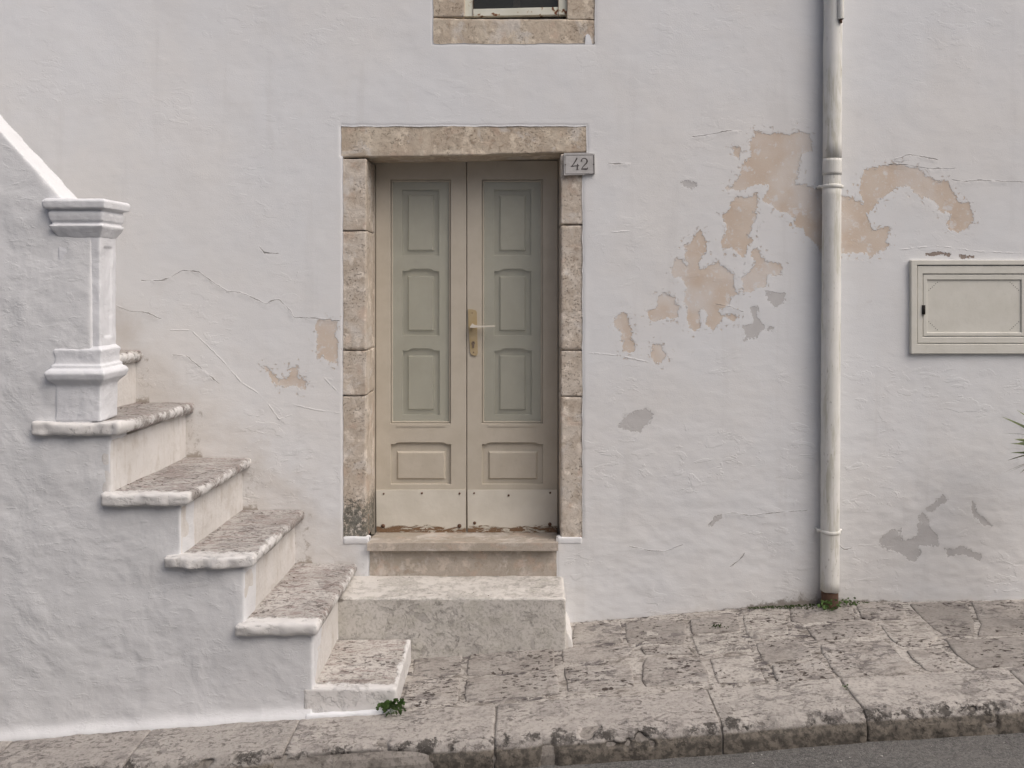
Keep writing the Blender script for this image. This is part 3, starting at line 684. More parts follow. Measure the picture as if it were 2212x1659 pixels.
for side, (L0, L1, g0, g1, q) in enumerate(((812, 1007.3, 843.5, 973.5, 0), (1009, 1205, 1041, 1172, 198.6))):
    bm = bmesh.new()
    low = arched(g0 + .5, g1 + .5, 960, 1046, 9, 4, YD)
    plate(bm, leaf_rect(L0, L1, 347, 1151, YD), [leaf_rect(g0, g1, 388, 915, YD), low], YD, YD + .045); bevel(bm, .0025, 2)
    leaf = obj_from_bm('door_leaf', bm, M['door'], house, label='left door leaf with glass over a raised panel and a peeling kick plate' if side == 0 else 'right door leaf with brass handle plate, glass and a peeling kick plate')
    leaves.append(leaf)
    # moulding step round the glass and under it
    bm = bmesh.new(); plate(bm, leaf_rect(g0 + 1, g1 - 1, 389, 914, YD), [leaf_rect(g0 + 4, g1 - 4, 392, 911, YD)], YD + .012, YD + .030); bevel(bm, .002)
    obj_from_bm('glazing_bead', bm, M['door'], leaf)
    bm = bmesh.new(); r = leaf_rect(g0 + 14, g1 - 12, 916.5, 921.5, YD); box(bm, r[0][0], r[1][0], YD - .004, YD + .01, r[0][1], r[2][1]); bevel(bm, .002)
    obj_from_bm('weather_bead', bm, M['door'], leaf)
    bm = bmesh.new(); r = leaf_rect(g0 + 1, g1 - 1, 389, 914, YD); box(bm, r[0][0], r[1][0], YD + .018, YD + .023, r[0][1], r[2][1])
    obj_from_bm('glass_pane', bm, M['glass'], leaf)
    # raised lower panel with inner fillet
    bm = bmesh.new(); r = leaf_rect(g0 - 1, g1 + 3, 953, 1048, YD + .02); r2 = leaf_rect(g0 + 14, g1 - 11, 974, 1035, YD + .02)
    box(bm, r[0][0], r[1][0], YD + .020, YD + .034, r[0][1], r[2][1]); raised(bm, r2[0][0], r2[1][0], r2[0][1], r2[2][1], YD + .0195, .012, .010)
    bevel(bm, .0015, 1, 50); obj_from_bm('lower_panel', bm, M['door'], leaf)
    # inner shutter seen through the glass: three framed panels
    YS = YD + .0255; dx = q
    frames = [pr([(868.5+dx, 552), (948+dx, 552), (948+dx, 410), (868.5+dx, 410)], YS), arched(869+dx, 948.5+dx, 586, 725, 12, 5, YS), arched(870+dx, 949.5+dx, 758, 896, 12, 5, YS)]
    bm = bmesh.new(); plate(bm, leaf_rect(g0 - 5, g1 + 5, 380, 922, YS), frames, YS, YS + .021); bevel(bm, .003, 2)
    sh = obj_from_bm('inner_shutter', bm, M['shutter'], leaf)
    for (t, b_) in ((410, 552), (581, 725), (753, 896)):
        bm = bmesh.new(); r = leaf_rect(866 + dx, 951 + dx, t - 2, b_ + 2, YS); r2 = leaf_rect(880 + dx, 937 + dx, t + (11 if t == 410 else 15), b_ - 10, YS)
        box(bm, r[0][0], r[1][0], YS + .0215, YS + .030, r[0][1], r[2][1]); raised(bm, r2[0][0], r2[1][0], r2[0][1], r2[2][1], YS + .0210, .018, .008)
        obj_from_bm('shutter_panel', bm, M['shutter'], leaf)
    bm = bmesh.new(); ktop = 1057.5
    prism_xz(bm, pr([(L0 + 2, 1149), (L1 - 1, 1149.5), (L1 - 1.5, ktop), (L0 + 1, ktop + .5)], YD), YD - .007, YD - .0005); bevel(bm, .0015)
    obj_from_bm('kick_plate', bm, M['kick'], leaf, label='off white kick plate with flaking paint and rusty screws along its foot')
    zp = ((372,724,2.0),(593,720,2.4),(811,722,2.4),(368,910,4.6),(810,910,4.6)) if side == 0 else ((895,720,2.0),(1095,733,2.4),(1335,718,2.4),(898,893,3.6),(1333,900,4.2))
    for a, b_, rr in zp:
        px, py = 690.1 + .3733*a, 796.3 + .3733*b_; y0 = YD - .007
        bm = bmesh.new(); tube(bm, [(mx(px, y0), y0 - .0035, mz(py, y0)), (mx(px, y0), y0 + .002, mz(py, y0))], rr / 367 * .95, 10); obj_from_bm('screw', bm, M['screw'], leaf, True)
# brass plate and lever on the right leaf
leaf = leaves[1]; kxy = lambda a, b_, y: (mx(973.3 + .08533*a, y), mz(645.9 + .08533*b_, y))
bm = bmesh.new(); prism_xz(bm, [kxy(a, b_, YD) for a, b_ in ((450,255),(560,262),(640,290),(665,330),(690,1360),(660,1430),(600,1435),(520,1395),(500,1330),(455,700),(445,300))], YD - .008, YD - .0005); bevel(bm, .002, 2, 50)
obj_from_bm('handle_plate', bm, M['brass'], leaf, label='long worn brass handle plate')
for a, b_, r_ in ((550,352,.0032),(585,1345,.0034)):
    bm = bmesh.new(); x, z = kxy(a, b_, YD); tube(bm, [(x, YD-.0095, z), (x, YD-.005, z)], r_, 10); obj_from_bm('screw', bm, M['screw'], leaf, True)
bm = bmesh.new(); x, z = kxy(578, 1110, YD); tube(bm, [(x, YD-.0125, z), (x, YD-.004, z)], .0105, 16); x2, z2 = kxy(578, 1200, YD); box(bm, x-.0055, x+.0055, YD-.0115, YD-.004, z2-.008, z-.004); M['cyl'] = paint_mat('lock_metal', (.17, .13, .10), (.22, .18, .14), .5)
obj_from_bm('lock_cylinder', bm, M['cyl'], leaf)
bm = bmesh.new(); x, z = kxy(578, 1095, YD); box(bm, x-.0015, x+.0015, YD-.0132, YD-.012, z-.004, z+.003); obj_from_bm('keyhole', bm, M['dark'], leaf)
bm = bmesh.new(); y0 = YD - .04
prism_xz(bm, [kxy(a, b_, y0) for a, b_ in ((485,722),(500,690),(550,620),(600,655),(700,678),(1090,668),(1140,680),(1110,705),(700,716),(600,728))], y0 - .006, y0 + .008); bevel(bm, .0025, 2, 30)
x, z = kxy(550, 690, y0); tube(bm, [(x, y0, z), (x, YD - .006, z)], .009, 12); obj_from_bm('door_lever', bm, M['lever'], leaf)

# ---- window above the door
win = bmesh.new(); YW = .10; wz1 = mz(38, YW)
plate(win, [(mx(1002, YW), mz(44, YW)), (mx(1226, YW), mz(40, YW)), (mx(1226, YW), wz1 + 1.2), (mx(1002, YW), wz1 + 1.2)],
      [[(mx(1022.5, YW), mz(28, YW)), (mx(1205, YW), mz(23.5, YW)), (mx(1205, YW), wz1 + 1.1), (mx(1022.5, YW), wz1 + 1.1)]], .03, .075)
bevel(win, .003); wf = obj_from_bm('window_frame', win, M['metal_frame'], house, label='cream metal window frame with rust spots along its bottom rail')
bm = bmesh.new(); box(bm, mx(1020.5), mx(1021.5), .026, .03, mz(34), wz1 + 1.1); box(bm, mx(1206), mx(1207), .026, .03, mz(34), wz1 + 1.1); obj_from_bm('frame_joint', bm, M['screw'], wf)
M['winglass'] = glass_material('dark_window_glass', (.55, .53, .52), .03)
bm = bmesh.new(); box(bm, mx(1015), mx(1215), .062, .067, mz(34), wz1 + 1.15); obj_from_bm('glass_pane', bm, M['winglass'], wf)
M['inner'] = paint_mat('window_inner_wood', (.16, .13, .11), (.20, .16, .14), .6)
bm = bmesh.new(); box(bm, mx(1000), mx(1230), .16, .20, mz(34), mz(4)); box(bm, (mx(1000)+mx(1230))/2-.02, (mx(1000)+mx(1230))/2+.02, .155, .20, mz(4), wz1+1.2); bevel(bm, .003); obj_from_bm('inner_sash', bm, M['inner'], wf)
bm = bmesh.new(); box(bm, mx(990), mx(1240), .30, .34, mz(60), wz1 + 1.3); obj_from_bm('interior_dark', bm, M['dark'], house)
bm = bmesh.new(); box(bm, mx(928), mx(1293), .008, .25, wz1 + 1.2, wz1 + 1.45); obj_from_bm('window_lintel', bm, M['lintel'], house)
# white dab of limewash that ran over the corner of the window sill stone
bm = bmesh.new(); prism_xz(bm, [(mx(a), mz(b)) for a, b in ((1264,96),(1265,76),(1269,73),(1274,76),(1277,84),(1279,96))], .000, .012); obj_from_bm('limewash_dab', bm, M['whitewash_thick'], house)

# ------------------------------------------------------------------ staircase
st = thing('staircase', (-1.6, -.42, ground(-1.6, -.8)), 'whitewashed outdoor stone staircase rising left along the house wall with solid parapet and newel', 'staircase')
YF = -.83
# nosing x, top z at front, top z at wall, riser x, lip left x
steps = [(-.616, -1.872, -1.848, -.618, -1.045), (-.968, -1.560, -1.575, -1.0, -1.35), (-1.263, -1.256, -1.275, -1.3156, -1.678),
         (-1.5586, -.967, -.981, -1.61, -1.968), (-1.874, -.640, -.674, -1.93, -2.285)]
parapet = [(-4.4, -2.6), (-.998, -2.3), (-.998, -1.60), (-1.3156, -1.60), (-1.3156, -1.30), (-1.61, -1.30), (-1.61, -1.01), (-1.93, -1.01), (-1.93, -.69), (-2.02, -.69), (-2.02, .33), (-2.10, .335), (-2.156, .390), (-4.4, 2.86)]
bm = bmesh.new(); prism_xz(bm, [(x, z + CZ) for x, z in parapet], YF, YF + .165)
def sidepost(co, c0):
    co = co.copy(); kt = np.interp(c0[:, 0], *JG) + CZ; h = c0[:, 2] - kt; f = sstep(YF + .03, YF + .0, c0[:, 1])
    co[:, 1] -= f * .030 * np.exp(-(np.clip(h, 0, 9) / .028) ** 2)       # foot of the wall splays out over the kerb
    P = np.stack([c0[:, 0], c0[:, 2]], 1)
    Q = lambda pts: [(mx(.4934*x, YF), mz(840.6 + .4934*z, YF)) for x, z in pts]
    d, mk = lines_sd(P, [Q([(160,1010),(260,1080),(370,1150),(480,1170),(600,1190),(700,1185),(800,1170),(870,1110),(920,1060)]), Q([(640,830),(690,795),(720,800)]), Q([(440,780),(500,795),(530,830)])])
    co[:, 1] += f * sstep(-.012, .012, d) * mk * .0018
    return co
soft('side_wall', bm, M['whitewash'], st, .0095, 4, ((1.6, .008), (7.0, .0035), (22.0, .0012)), post=sidepost, label='lumpy whitewashed side wall and sloping parapet of the staircase')
bm = bmesh.new()
prism_xz(bm, [(-1.03, kerbtop(-1.03) - .03), (-.63, kerbtop(-.63) - .03), (-.63, kerbtop(-.63) + .010), (-1.03, kerbtop(-1.03) + .020)], YF - .026, YF + .02)
soft('whitewash_fillet', bm, M['whitewash_thick'], st, .006, 5, ((12, .004), (30, .0015)))
# solid core behind the side wall
core = [(-4.4, -2.6), (-1.012, -2.3), (-1.012, -1.64), (-1.335, -1.64), (-1.335, -1.34), (-1.63, -1.34), (-1.63, -1.05), (-1.95, -1.05), (-1.95, -.75), (-2.235, -.75), (-2.235, -.45), (-2.55, -.45), (-2.55, -.15), (-2.86, -.15), (-2.86, .15), (-3.17, .15), (-3.17, .45), (-3.48, .45), (-3.48, .75), (-3.79, .75), (-3.79, 1.05), (-4.4, 1.05)]
bm = bmesh.new(); prism_xz(bm, [(x, z + CZ) for x, z in core], YF + .10, .02); obj_from_bm('core', bm, M['riser'], st)
def tread(xn, zf, zb, xl, thick, y0, y1, xback, k, front=True):
    bm = bmesh.new(); prof = [(xback, 0), (xn - .012, 0), (xn - .002, -.012), (xn, -.026), (xn - .004, -.042), (xn - .014, -thick), (xback, -thick)]
    a = [bm.verts.new((x, y0, CZ + z + zf)) for x, z in prof]; b = [bm.verts.new((x, y1, CZ + z + zb)) for x, z in prof]; n = len(prof)
    bm.faces.new(a); bm.faces.new(b[::-1])
    for i in range(n): bm.faces.new([a[i], b[i], b[(i+1) % n], a[(i+1) % n]])
    def paint(c):
        zc = c[:, 1]; fr = 1 - (zc - (YF - .03)) / .13
        rt = .50 - (xn - c[:, 0]) / .11
        tail = (.55 - np.abs(zc - y1) / .05)
        return np.clip(np.maximum(np.maximum(fr, rt), tail), -1, 1)
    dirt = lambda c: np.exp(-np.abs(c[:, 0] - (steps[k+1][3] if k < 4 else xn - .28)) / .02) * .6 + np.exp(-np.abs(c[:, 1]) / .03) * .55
    def tpost(co, c0):
        co = co.copy(); f = sstep(YF + .05, YF - .02, c0[:, 1]); n = fbm(c0, 14, 2, k * 5.0)
        co[:, 1] -= f * n * .013; co[:, 2] += f * fbm(c0, 9, 3, k + 40.0) * .007; return co
    return soft('tread', bm, M['tread'], st, .009, 3, ((6.0, .003), (26.0, .0012)), attrs={'paint': paint, 'dirt': dirt}, post=tpost, seed=k * 2.0)
names = ['lowest tread, a low block beside the doorstep', None, None, None, 'tread carrying the newel, thickest coat of limewash']
for k, (xn, zf, zb, xr, xl) in enumerate(steps):
    if k == 0:
        bm = bmesh.new()
        a = [(xl, -2.3), (xn, -2.3), (xn, 0), (xl, 0)]
        va = [bm.verts.new((x, YF - .002, CZ + (z or zf))) for x, z in a]; vb = [bm.verts.new((x, -.335, CZ + (z or zb))) for x, z in a]
        bm.faces.new(va); bm.faces.new(vb[::-1])
        for i in range(4): bm.faces.new([va[i], vb[i], vb[(i+1) % 4], va[(i+1) % 4]])
        o = soft('tread', bm, M['tread'], st, .009, 4, ((6, .004), (26, .0012)), seed=99,
             attrs={'paint': lambda c: np.clip(np.maximum(np.maximum(1 - (c[:, 1] - YF) / .09, .75 - (-.62 - c[:, 0]) / .06), np.maximum(.6 - (-.335 - c[:, 1]) / .05, sstep(CZ - 1.88, CZ - 1.92, c[:, 2]) * .95)), -1, 1),
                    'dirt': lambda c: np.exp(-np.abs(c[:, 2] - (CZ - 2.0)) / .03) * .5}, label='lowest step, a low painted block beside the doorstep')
        continue
    o = tread(xn, zf, zb, xl, .056 if k < 4 else .060, YF - .032, .02, xl, k)
    if k == 4: o['label'] = 'tread under the newel, its front end thickly limewashed'
    # riser under this tread
    ztop = min(zf, zb) - .055; zbot = max(steps[k-1][1], steps[k-1][2]) - .03
    bm = bmesh.new(); box(bm, xr - .06, xr, YF + .004, .02, CZ + zbot, CZ + ztop)
    soft('riser', bm, M['riser'], st, .010, 3, ((5, .004), (20, .001)), seed=k * 4.0)
zt = -.378; xn = -2.168
for j in range(6):
    bm = bmesh.new(); x = xn - .31 * j; z = zt + .30 * j
    prism_xz(bm, [(x - .40, z + CZ), (x - .02, z + CZ), (x - .004, z - .014 + CZ), (x, z - .032 + CZ), (x - .004, z - .05 + CZ), (x - .02, z - .066 + CZ), (x - .40, z - .066 + CZ)], YF + .15, .02)
    soft('tread', bm, M['tread'], st, .010, 3, ((6, .003),), attrs={'paint': lambda c, x=x: .55 - (x - c[:, 0]) / .1, 'dirt': lambda c: np.zeros(len(c))}, seed=60 + j)
    bm = bmesh.new(); box(bm, x - .09, x - .038, YF + .15, .02, z - .30 + CZ, z - .06 + CZ); obj_from_bm('riser', bm, M['riser'], st)
# newel: moulded cap, shaft with a sunk panel, moulded base
nx0, nx1, ny0, ny1 = -2.178, -1.985, YF + .004, -.675
newel_parts = (('newel_shaft', [(-.33, 0), (.235, 0)]),
    ('newel_cap', [(.205, 0), (.222, .010), (.250, .026), (.262, .030), (.268, .018), (.276, .018), (.284, .026), (.306, .030), (.322, .030), (.328, .022), (.334, .022), (.340, .046), (.372, .050), (.384, .040)]),
    ('newel_base', [(-.295, 0), (-.312, .016), (-.345, .012), (-.376, .012), (-.384, .024), (-.394, .018), (-.402, .034), (-.418, .044), (-.445, .036), (-.474, .010), (-.486, .008), (-.640, .008)]))
for nm, prof in newel_parts:
    bm = bmesh.new(); sq_profile(bm, [(z + CZ, o_) for z, o_ in prof], nx0, nx1, ny0, ny1)
    def shaft_post(co, c0):
        co = co.copy(); f = sstep(nx1 - .01, nx1 - .002, c0[:, 0]); yy, zz = c0[:, 1], c0[:, 2] - CZ
        ins = sstep(ny0 + .035, ny0 + .045, yy) * sstep(ny1 - .035, ny1 - .045, yy) * sstep(-.26, -.25, zz) * sstep(.17, .16, zz)
        co[:, 0] -= f * ins * .007; return co
    soft(nm, bm, M['newel'], st, .005, 2 if nm != 'newel_shaft' else 3, ((9, .002), (30, .0012)), post=shaft_post if nm == 'newel_shaft' else None, seed=len(nm))

# ------------------------------------------------------------------ doorstep block
ds = thing('doorstep', (-.39, -.16, ground(-.4, -.2)), 'worn limewashed stone doorstep block below the double door', 'doorstep')
zt = CZ - 1.645; x0, x1 = -1.03, .188; y0 = -.325
bm = bmesh.new(); box(bm, x0, x1, y0, .03, zt - .42, zt)
soft('step_block', bm, M['step'], ds, .009, 4, ((4, .004), (20, .0015)), seed=12,
     attrs={'paint': lambda c: np.where(c[:, 2] > zt - .012, .50, .22 - (zt - c[:, 2]) * .5) + .3 * sstep(x1 - .03, x1, c[:, 0]),
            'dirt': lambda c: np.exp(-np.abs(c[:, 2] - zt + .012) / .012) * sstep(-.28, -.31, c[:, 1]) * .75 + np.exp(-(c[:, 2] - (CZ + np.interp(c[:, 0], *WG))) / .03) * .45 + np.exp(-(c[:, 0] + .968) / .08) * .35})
# plaster fillet between doorstep and pavement on the right
bm = bmesh.new(); prism_xz(bm, [(x1 - .02, zt - .4), (x1 + .05, zt - .4), (x1 + .035, CZ - 1.885), (x1 + .012, CZ - 1.84), (x1 - .02, CZ - 1.80)], y0 + .03, .01); soft('plaster_fillet', bm, M['riser'], ds, .007, 6, ((14, .004),))

# ------------------------------------------------------------------ downpipe
pipe = thing('downpipe', (mx(1792), -.05, ground(mx(1792), 0)), 'limewashed round drainpipe with grimy streaks, ending broken above the pavement', 'drainpipe')
yp = -.052; q = lambda px, py: (mx(px, yp), yp, mz(py, yp))
def rough_tube(name, a, b, r0, r1, m=M['pipe'], n=40, jag=0, label=None):
    bm = bmesh.new(); pts = [Vector(a).lerp(Vector(b), i / n) for i in range(n + 1)]
    rr = [r0 + (r1 - r0) * i / n for i in range(n + 1)]; tube(bm, pts, rr, 28, caps=True)
    for v in bm.verts:
        v.co += Vector((mnoise.noise(v.co * 9), mnoise.noise(v.co * 9 + Vector((5, 5, 5))), 0)) * .0018
        if jag and (v.co - Vector(b)).length < .08: v.co.z += jag * (mnoise.noise(v.co * 30) + .4 * math.cos((v.co.x - b[0]) * 40)) * sstep(.08, 0.0, (v.co - Vector(b)).length)
    o = obj_from_bm(name, bm, m, pipe, True)
    if label: o['label'] = label
    return o
R = .0505
rough_tube('pipe_section', q(1806.5, -1100), q(1797.5, 345), R, R * .99, label='upper pipe length')
rough_tube('pipe_collar', q(1797.5, 344), q(1797, 378), R * 1.015, R * 1.01, n=6)
rough_tube('pipe_neck', q(1797, 376), q(1796.5, 404), R * .93, R * .96, n=6)
rough_tube('pipe_section', q(1796.5, 400), q(1792.5, 1275), R * 1.01, R * 1.0, jag=.01, label='lower pipe length, broken at its foot')
rough_tube('pipe_stub', q(1792.5, 1262), q(1792.5, 1312), R * .9, R * .9, M['clay'], n=6, label='brown clay stub at the foot of the pipe')
for py, ex in ((403, 1.0), (1147, .8)):
    bm = bmesh.new(); cxp = 1796.7 if py < 500 else 1793.3; c = Vector(q(cxp, py))
    tube(bm, [c + Vector((0, 0, .011)), c + Vector((0, 0, .006)), c, c - Vector((0, 0, .008)), c - Vector((0, 0, .012))], [R * 1.01, R * 1.09, R * 1.11, R * 1.09, R * 1.01], 28)
    for s_ in (-1, 1): tube(bm, [c + Vector((s_ * R * .9, .01, 0)), c + Vector((s_ * (R + .018), .012, 0))], .009, 10); tube(bm, [c + Vector((s_ * (R + .012), .012, 0)), c + Vector((s_ * (R + .012), .06, 0))], .007, 8)
    obj_from_bm('pipe_clamp', bm, M['pipe'], pipe, True)
cd_ = thing('cable_conduit', (mx(1816), -.11, mz(42)), 'thin white conduit ending beside the top of the drainpipe', 'conduit')
yc = -.105
bm = bmesh.new(); tube(bm, [(mx(1816.5, yc), yc, mz(-1000 + 41.6 * i, yc)) for i in range(26)] + [(mx(1816.5, yc), yc, mz(41, yc))], .0165, 16, caps=False); tube(bm, [(mx(1816.5, yc), yc, mz(41, yc)), (mx(1816.5, yc), yc, mz(41.8, yc))], [.0165, .012], 16, caps=False); obj_from_bm('tube', bm, M['pipe'], cd_, True)
bm = bmesh.new(); tube(bm, [(mx(1816.5, yc), yc, mz(42, yc)), (mx(1817, yc), yc, mz(50, yc))], [.009, .006], 10); obj_from_bm('cable_end', bm, M['screw'], cd_, True)

# ------------------------------------------------------------------ house number plaque
pl = thing('house_number_plaque', (mx(1252), -.01, mz(354)), 'small grey marble plaque engraved 42 at the top right of the door surround', 'house number')
PQ = lambda a, b_, y: (mx(1185.6 + .06*a, y), mz(309.7 + .06*b_, y))
bm = bmesh.new(); prism_xz(bm, [PQ(a, b_, -.02) for a, b_ in ((540,345),(1350,330),(1655,375),(1665,1085),(1310,1120),(545,1145))], -.02, .004); bevel(bm, .003, 2, 25)
obj_from_bm('plate', bm, M['marble'], pl)
def strokes(name, lines, w, y):
    w *= 1.2
    bm = bmesh.new()
    for ln, ww in lines:
        pts = [Vector((*PQ(a, b_, y),)) for a, b_ in ln]; L_, R_ = [], []
        for i, p in enumerate(pts):
            d = (pts[min(i+1, len(pts)-1)] - pts[max(i-1, 0)]).normalized(); nrm = Vector((-d.y, d.x)); t = ww[i] if isinstance(ww, (list, tuple)) else ww
            L_.append(p + nrm * w * t); R_.append(p - nrm * w * t)
        prev = None
        for l, r in zip(L_, R_):
            cur = (bm.verts.new((l.x, y, l.y)), bm.verts.new((r.x, y, r.y)), bm.verts.new((r.x, y + .0012, r.y)), bm.verts.new((l.x, y + .0012, l.y)))
            if prev:
                for i in range(4): bm.faces.new([prev[i], prev[(i+1) % 4], cur[(i+1) % 4], cur[i]])
            else: bm.faces.new(cur)
            prev = cur
        bm.faces.new(prev[::-1])
        y -= .00005
    obj_from_bm(name, bm, M['ink'], pl)
yq = -.0208
strokes('digit_four', [([(1010,525),(985,590),(925,690),(830,818)], [1.6, 1.5, 1.2, .8]), ([(795,832),(900,815),(1090,800)], 1.0), ([(1038,735),(1030,830),(1024,930)], [1.0, 1.5, 1.5]), ([(975,950),(1072,945)], .7)], .0021, yq)
strokes('digit_two', [([(1178,655),(1172,610),(1200,560),(1260,532),(1320,545),(1368,590),(1380,650),(1350,715),(1290,775),(1225,845),(1185,915)], [2.2, 1.2, .9, .9, 1.1, 1.6, 1.8, 1.5, 1.1, .9, .9]), ([(1165,932),(1260,922),(1340,925),(1385,915),(1398,865)], [.8, 1.5, 1.8, 1.4, .6])], .0021, yq)
strokes('border_line', [([(600,425),(1600,415)], .6), ([(1612,415),(1625,1085)], .9), ([(1620,1090),(590,1098)], .6), ([(588,1095),(582,430)], .6), ([(570,770),(620,770)], 1.6), ([(1590,755),(1640,765)], 1.6)], .0016, yq)

# ------------------------------------------------------------------ meter cabinet
mb = thing('meter_cabinet', (mx(2103), -.01, mz(663)), 'cream painted utility cabinet door with nested mouldings set in the wall', 'utility cabinet')
Rr = lambda a, b_, c, d: [(mx(a), mz(d)), (mx(b_), mz(d)), (mx(b_), mz(c)), (mx(a), mz(c))]
bm = bmesh.new(); plate(bm, Rr(1965, 2241, 562, 763.5), [Rr(1978, 2228, 572.5, 742.5)], -.020, .03); bevel(bm, .003, 2); obj_from_bm('frame', bm, M['box'], mb)
bm = bmesh.new(); plate(bm, Rr(1979.5, 2226.5, 574.5, 741), [Rr(1991, 2215, 591.5, 727.5)], -.014, .02); bevel(bm, .004, 3); dr = obj_from_bm('cabinet_door', bm, M['box'], mb)
bm = bmesh.new(); plate(bm, Rr(1992.5, 2213.5, 593, 726), [Rr(2001.5, 2204.5, 604.5, 718)], -.010, .02); bevel(bm, .004, 3); obj_from_bm('inner_moulding', bm, M['box'], dr)
bm = bmesh.new(); plate(bm, Rr(1999, 2207, 602, 720), [], -.002, .012); obj_from_bm('door_panel', bm, M['box'], dr)
bm = bmesh.new(); box(bm, mx(1975), mx(2231), .022, .03, mz(745), mz(570)); obj_from_bm('cabinet_back', bm, M['dark'], mb)
bm = bmesh.new(); tube(bm, [(mx(1992.3), -.016, mz(659)), (mx(1992.3), -.016, mz(679))], .009, 12); obj_from_bm('latch_hole', bm, M['dark'], dr, True)
for sx, sz in ((-1, 1), (1, 1), (-1, -1), (1, -1)):
    for i in range(6):
        px = 2103 + sx * (97 - i * 3.7) ; py = 661 - sz * (34 + i * 3.5)
        bm = bmesh.new(); tube(bm, [(mx(px), -.0028, mz(py)), (mx(px), -.001, mz(py))], .0022, 8); obj_from_bm('vent_hole', bm, M['dark'], dr, True)

# ------------------------------------------------------------------ plants
def weed(name, x, y, z, size, nleaf, label, seed, m=None, cat='weed', spread=1.0):
    rng = random.Random(seed); bm = bmesh.new()
    for i in range(nleaf):
        a = rng.uniform(0, 2 * math.pi); tilt = rng.uniform(.15, 1.25); ln = size * rng.uniform(.35, 1.0)
        d = Vector((math.cos(a) * math.sin(tilt) * spread, math.sin(a) * math.sin(tilt) * .6 - .15, math.cos(tilt)))
        tip = Vector((x, y, z)) + d * ln; base = Vector((x + rng.uniform(-.3, .3) * size * spread, y, z - .01))
        s_ = size * rng.uniform(.14, .26); side = d.cross(Vector((rng.uniform(-.4, .4), -1, rng.uniform(-.2, .6)))).normalized()
        v0 = bm.verts.new(base); v1 = bm.verts.new(base + side * .0012); j = bm.verts.new(tip - d * s_ * .2)
        bm.faces.new((v0, v1, j))
        # a lobed leaf: fan round its base
        out = d.normalized().lerp(Vector((0, -.3, -.4)), rng.uniform(0, .5)).normalized(); up = side.cross(out) * s_ * .15
        ring = [j]
        for t, w in ((.05, -.62), (.45, -.78), (.62, -.42), (1.05, -.25), (1.2, 0), (1.05, .25), (.62, .42), (.45, .78), (.05, .62)):
            ring.append(bm.verts.new(tip + out * s_ * (t + rng.uniform(-.07, .07)) + side * s_ * w + up * (1 - abs(w) * 2)))
        c = bm.verts.new(tip + out * s_ * .4 + up * .4)
        for k in range(len(ring)): bm.faces.new((c, ring[k], ring[(k+1) % len(ring)]))
    me_o = obj_from_bm(name, bm, m or M['leaf'], None, True, recalc=False)
    tag(me_o, label, cat); return me_o
gx, gy = on_ground(848, 1541); weed('weed', mx(848, -.84), -.862, kerbtop(gx) + .002, .076, 70, 'leafy green weed at the foot of the lowest step beside the kerb', 3)
gx = mx(1795, -.1); weed('weed', gx - .005, -.105, ground(gx, -.1) + .004, .060, 30, 'bright green weed growing under the broken end of the drainpipe', 5, spread=1.5)
gx, gy = on_ground(1838, 1302); weed('weed', gx, min(gy, -.03), ground(gx, gy) + .002, .035, 12, 'small weed sprouting from the wall crack right of the drainpipe', 11, spread=1.6)
gx = mx(1822, -.06); weed('weed', gx, -.06, ground(gx, -.06) + .002, .050, 16, 'loose weed with small round leaves leaning right of the drainpipe foot', 21, spread=1.7)
gx, gy = on_ground(1554, 1360); weed('weed', gx, gy, ground(gx, gy), .030, 26, 'low tuft of green growing in the paving below the drainpipe crack', 8, M['moss'], spread=2.0)
gx = mx(1858, -.95); weed('weed', 1.415, -.93, kerbtop(1.415) - .002, .022, 12, 'tiny plant in the joint between two kerb stones', 9)
# moss and soil in the crack at the foot of the wall
bm = bmesh.new(); rng = random.Random(4)
for i in range(420):
    px = rng.uniform(1615, 1895); x = mx(px); t = abs(px - 1740) / 140
    y = -.012 - rng.random() ** 2 * .05 * (1.2 - min(1, t)); s_ = rng.uniform(.003, .008) * (1.25 - .5 * t); z = ground(x, y) + rng.uniform(0, .004)
    v = [bm.verts.new(Vector((x, y, z)) + Vector(p) * s_) for p in ((1, 0, 0), (-.5, -.8, 0), (-.5, .8, 0), (rng.uniform(-.3, .3), 0, rng.uniform(.6, 1.1)))]
    for f in ((0, 1, 3), (1, 2, 3), (2, 0, 3), (0, 2, 1)): bm.faces.new([v[i] for i in f])
tag(obj_from_bm('moss', bm, M['moss']), 'dark moss and soil in the crack along the foot of the wall by the drainpipe', 'moss', kind='stuff')
# crumbs and dry bits lying on the steps and paving
bm = bmesh.new(); rng = random.Random(14)
def crumb(x, y, z, s_):
    k = [bm.verts.new(Vector((x, y, z)) + Vector((math.cos(a) * s_ * rng.uniform(.6, 1.4), math.sin(a) * s_ * rng.uniform(.5, 1.1), h))) for a, h in ((0, 0), (1.3, .001), (2.6, 0), (3.9, .001), (5.1, 0))]
    c = bm.verts.new((x, y, z + s_ * .7))
    for i in range(5): bm.faces.new((k[i], k[(i+1) % 5], c))
for k, (xn, zf, zb, xr, xl) in enumerate(steps):
    lo = steps[k+1][3] + .01 if k < 4 else -2.14
    for i in range(11):
        x = rng.uniform(lo, xn - .03) if rng.random() < .5 else lo + rng.random() ** 2 * .08; y = rng.uniform(-.75, -.03) if k else rng.uniform(-.78, -.38)
        t = (y - YF) / -YF; crumb(x, y, CZ + zf + (zb - zf) * (t if k else 0) + .003, rng.uniform(.0025, .006))
for i in range(9): crumb(rng.uniform(-.9, .15), rng.uniform(-.3, -.04) if i > 3 else -.02, zt + .002, rng.uniform(.002, .005))
for i in range(70):
    x = rng.uniform(-.4, 2.6); y = rng.uniform(-1.05, -.05); crumb(x, y, (ground(x, y) if y > -.83 else kerbtop(x)) + .004, rng.uniform(.0015, .004))
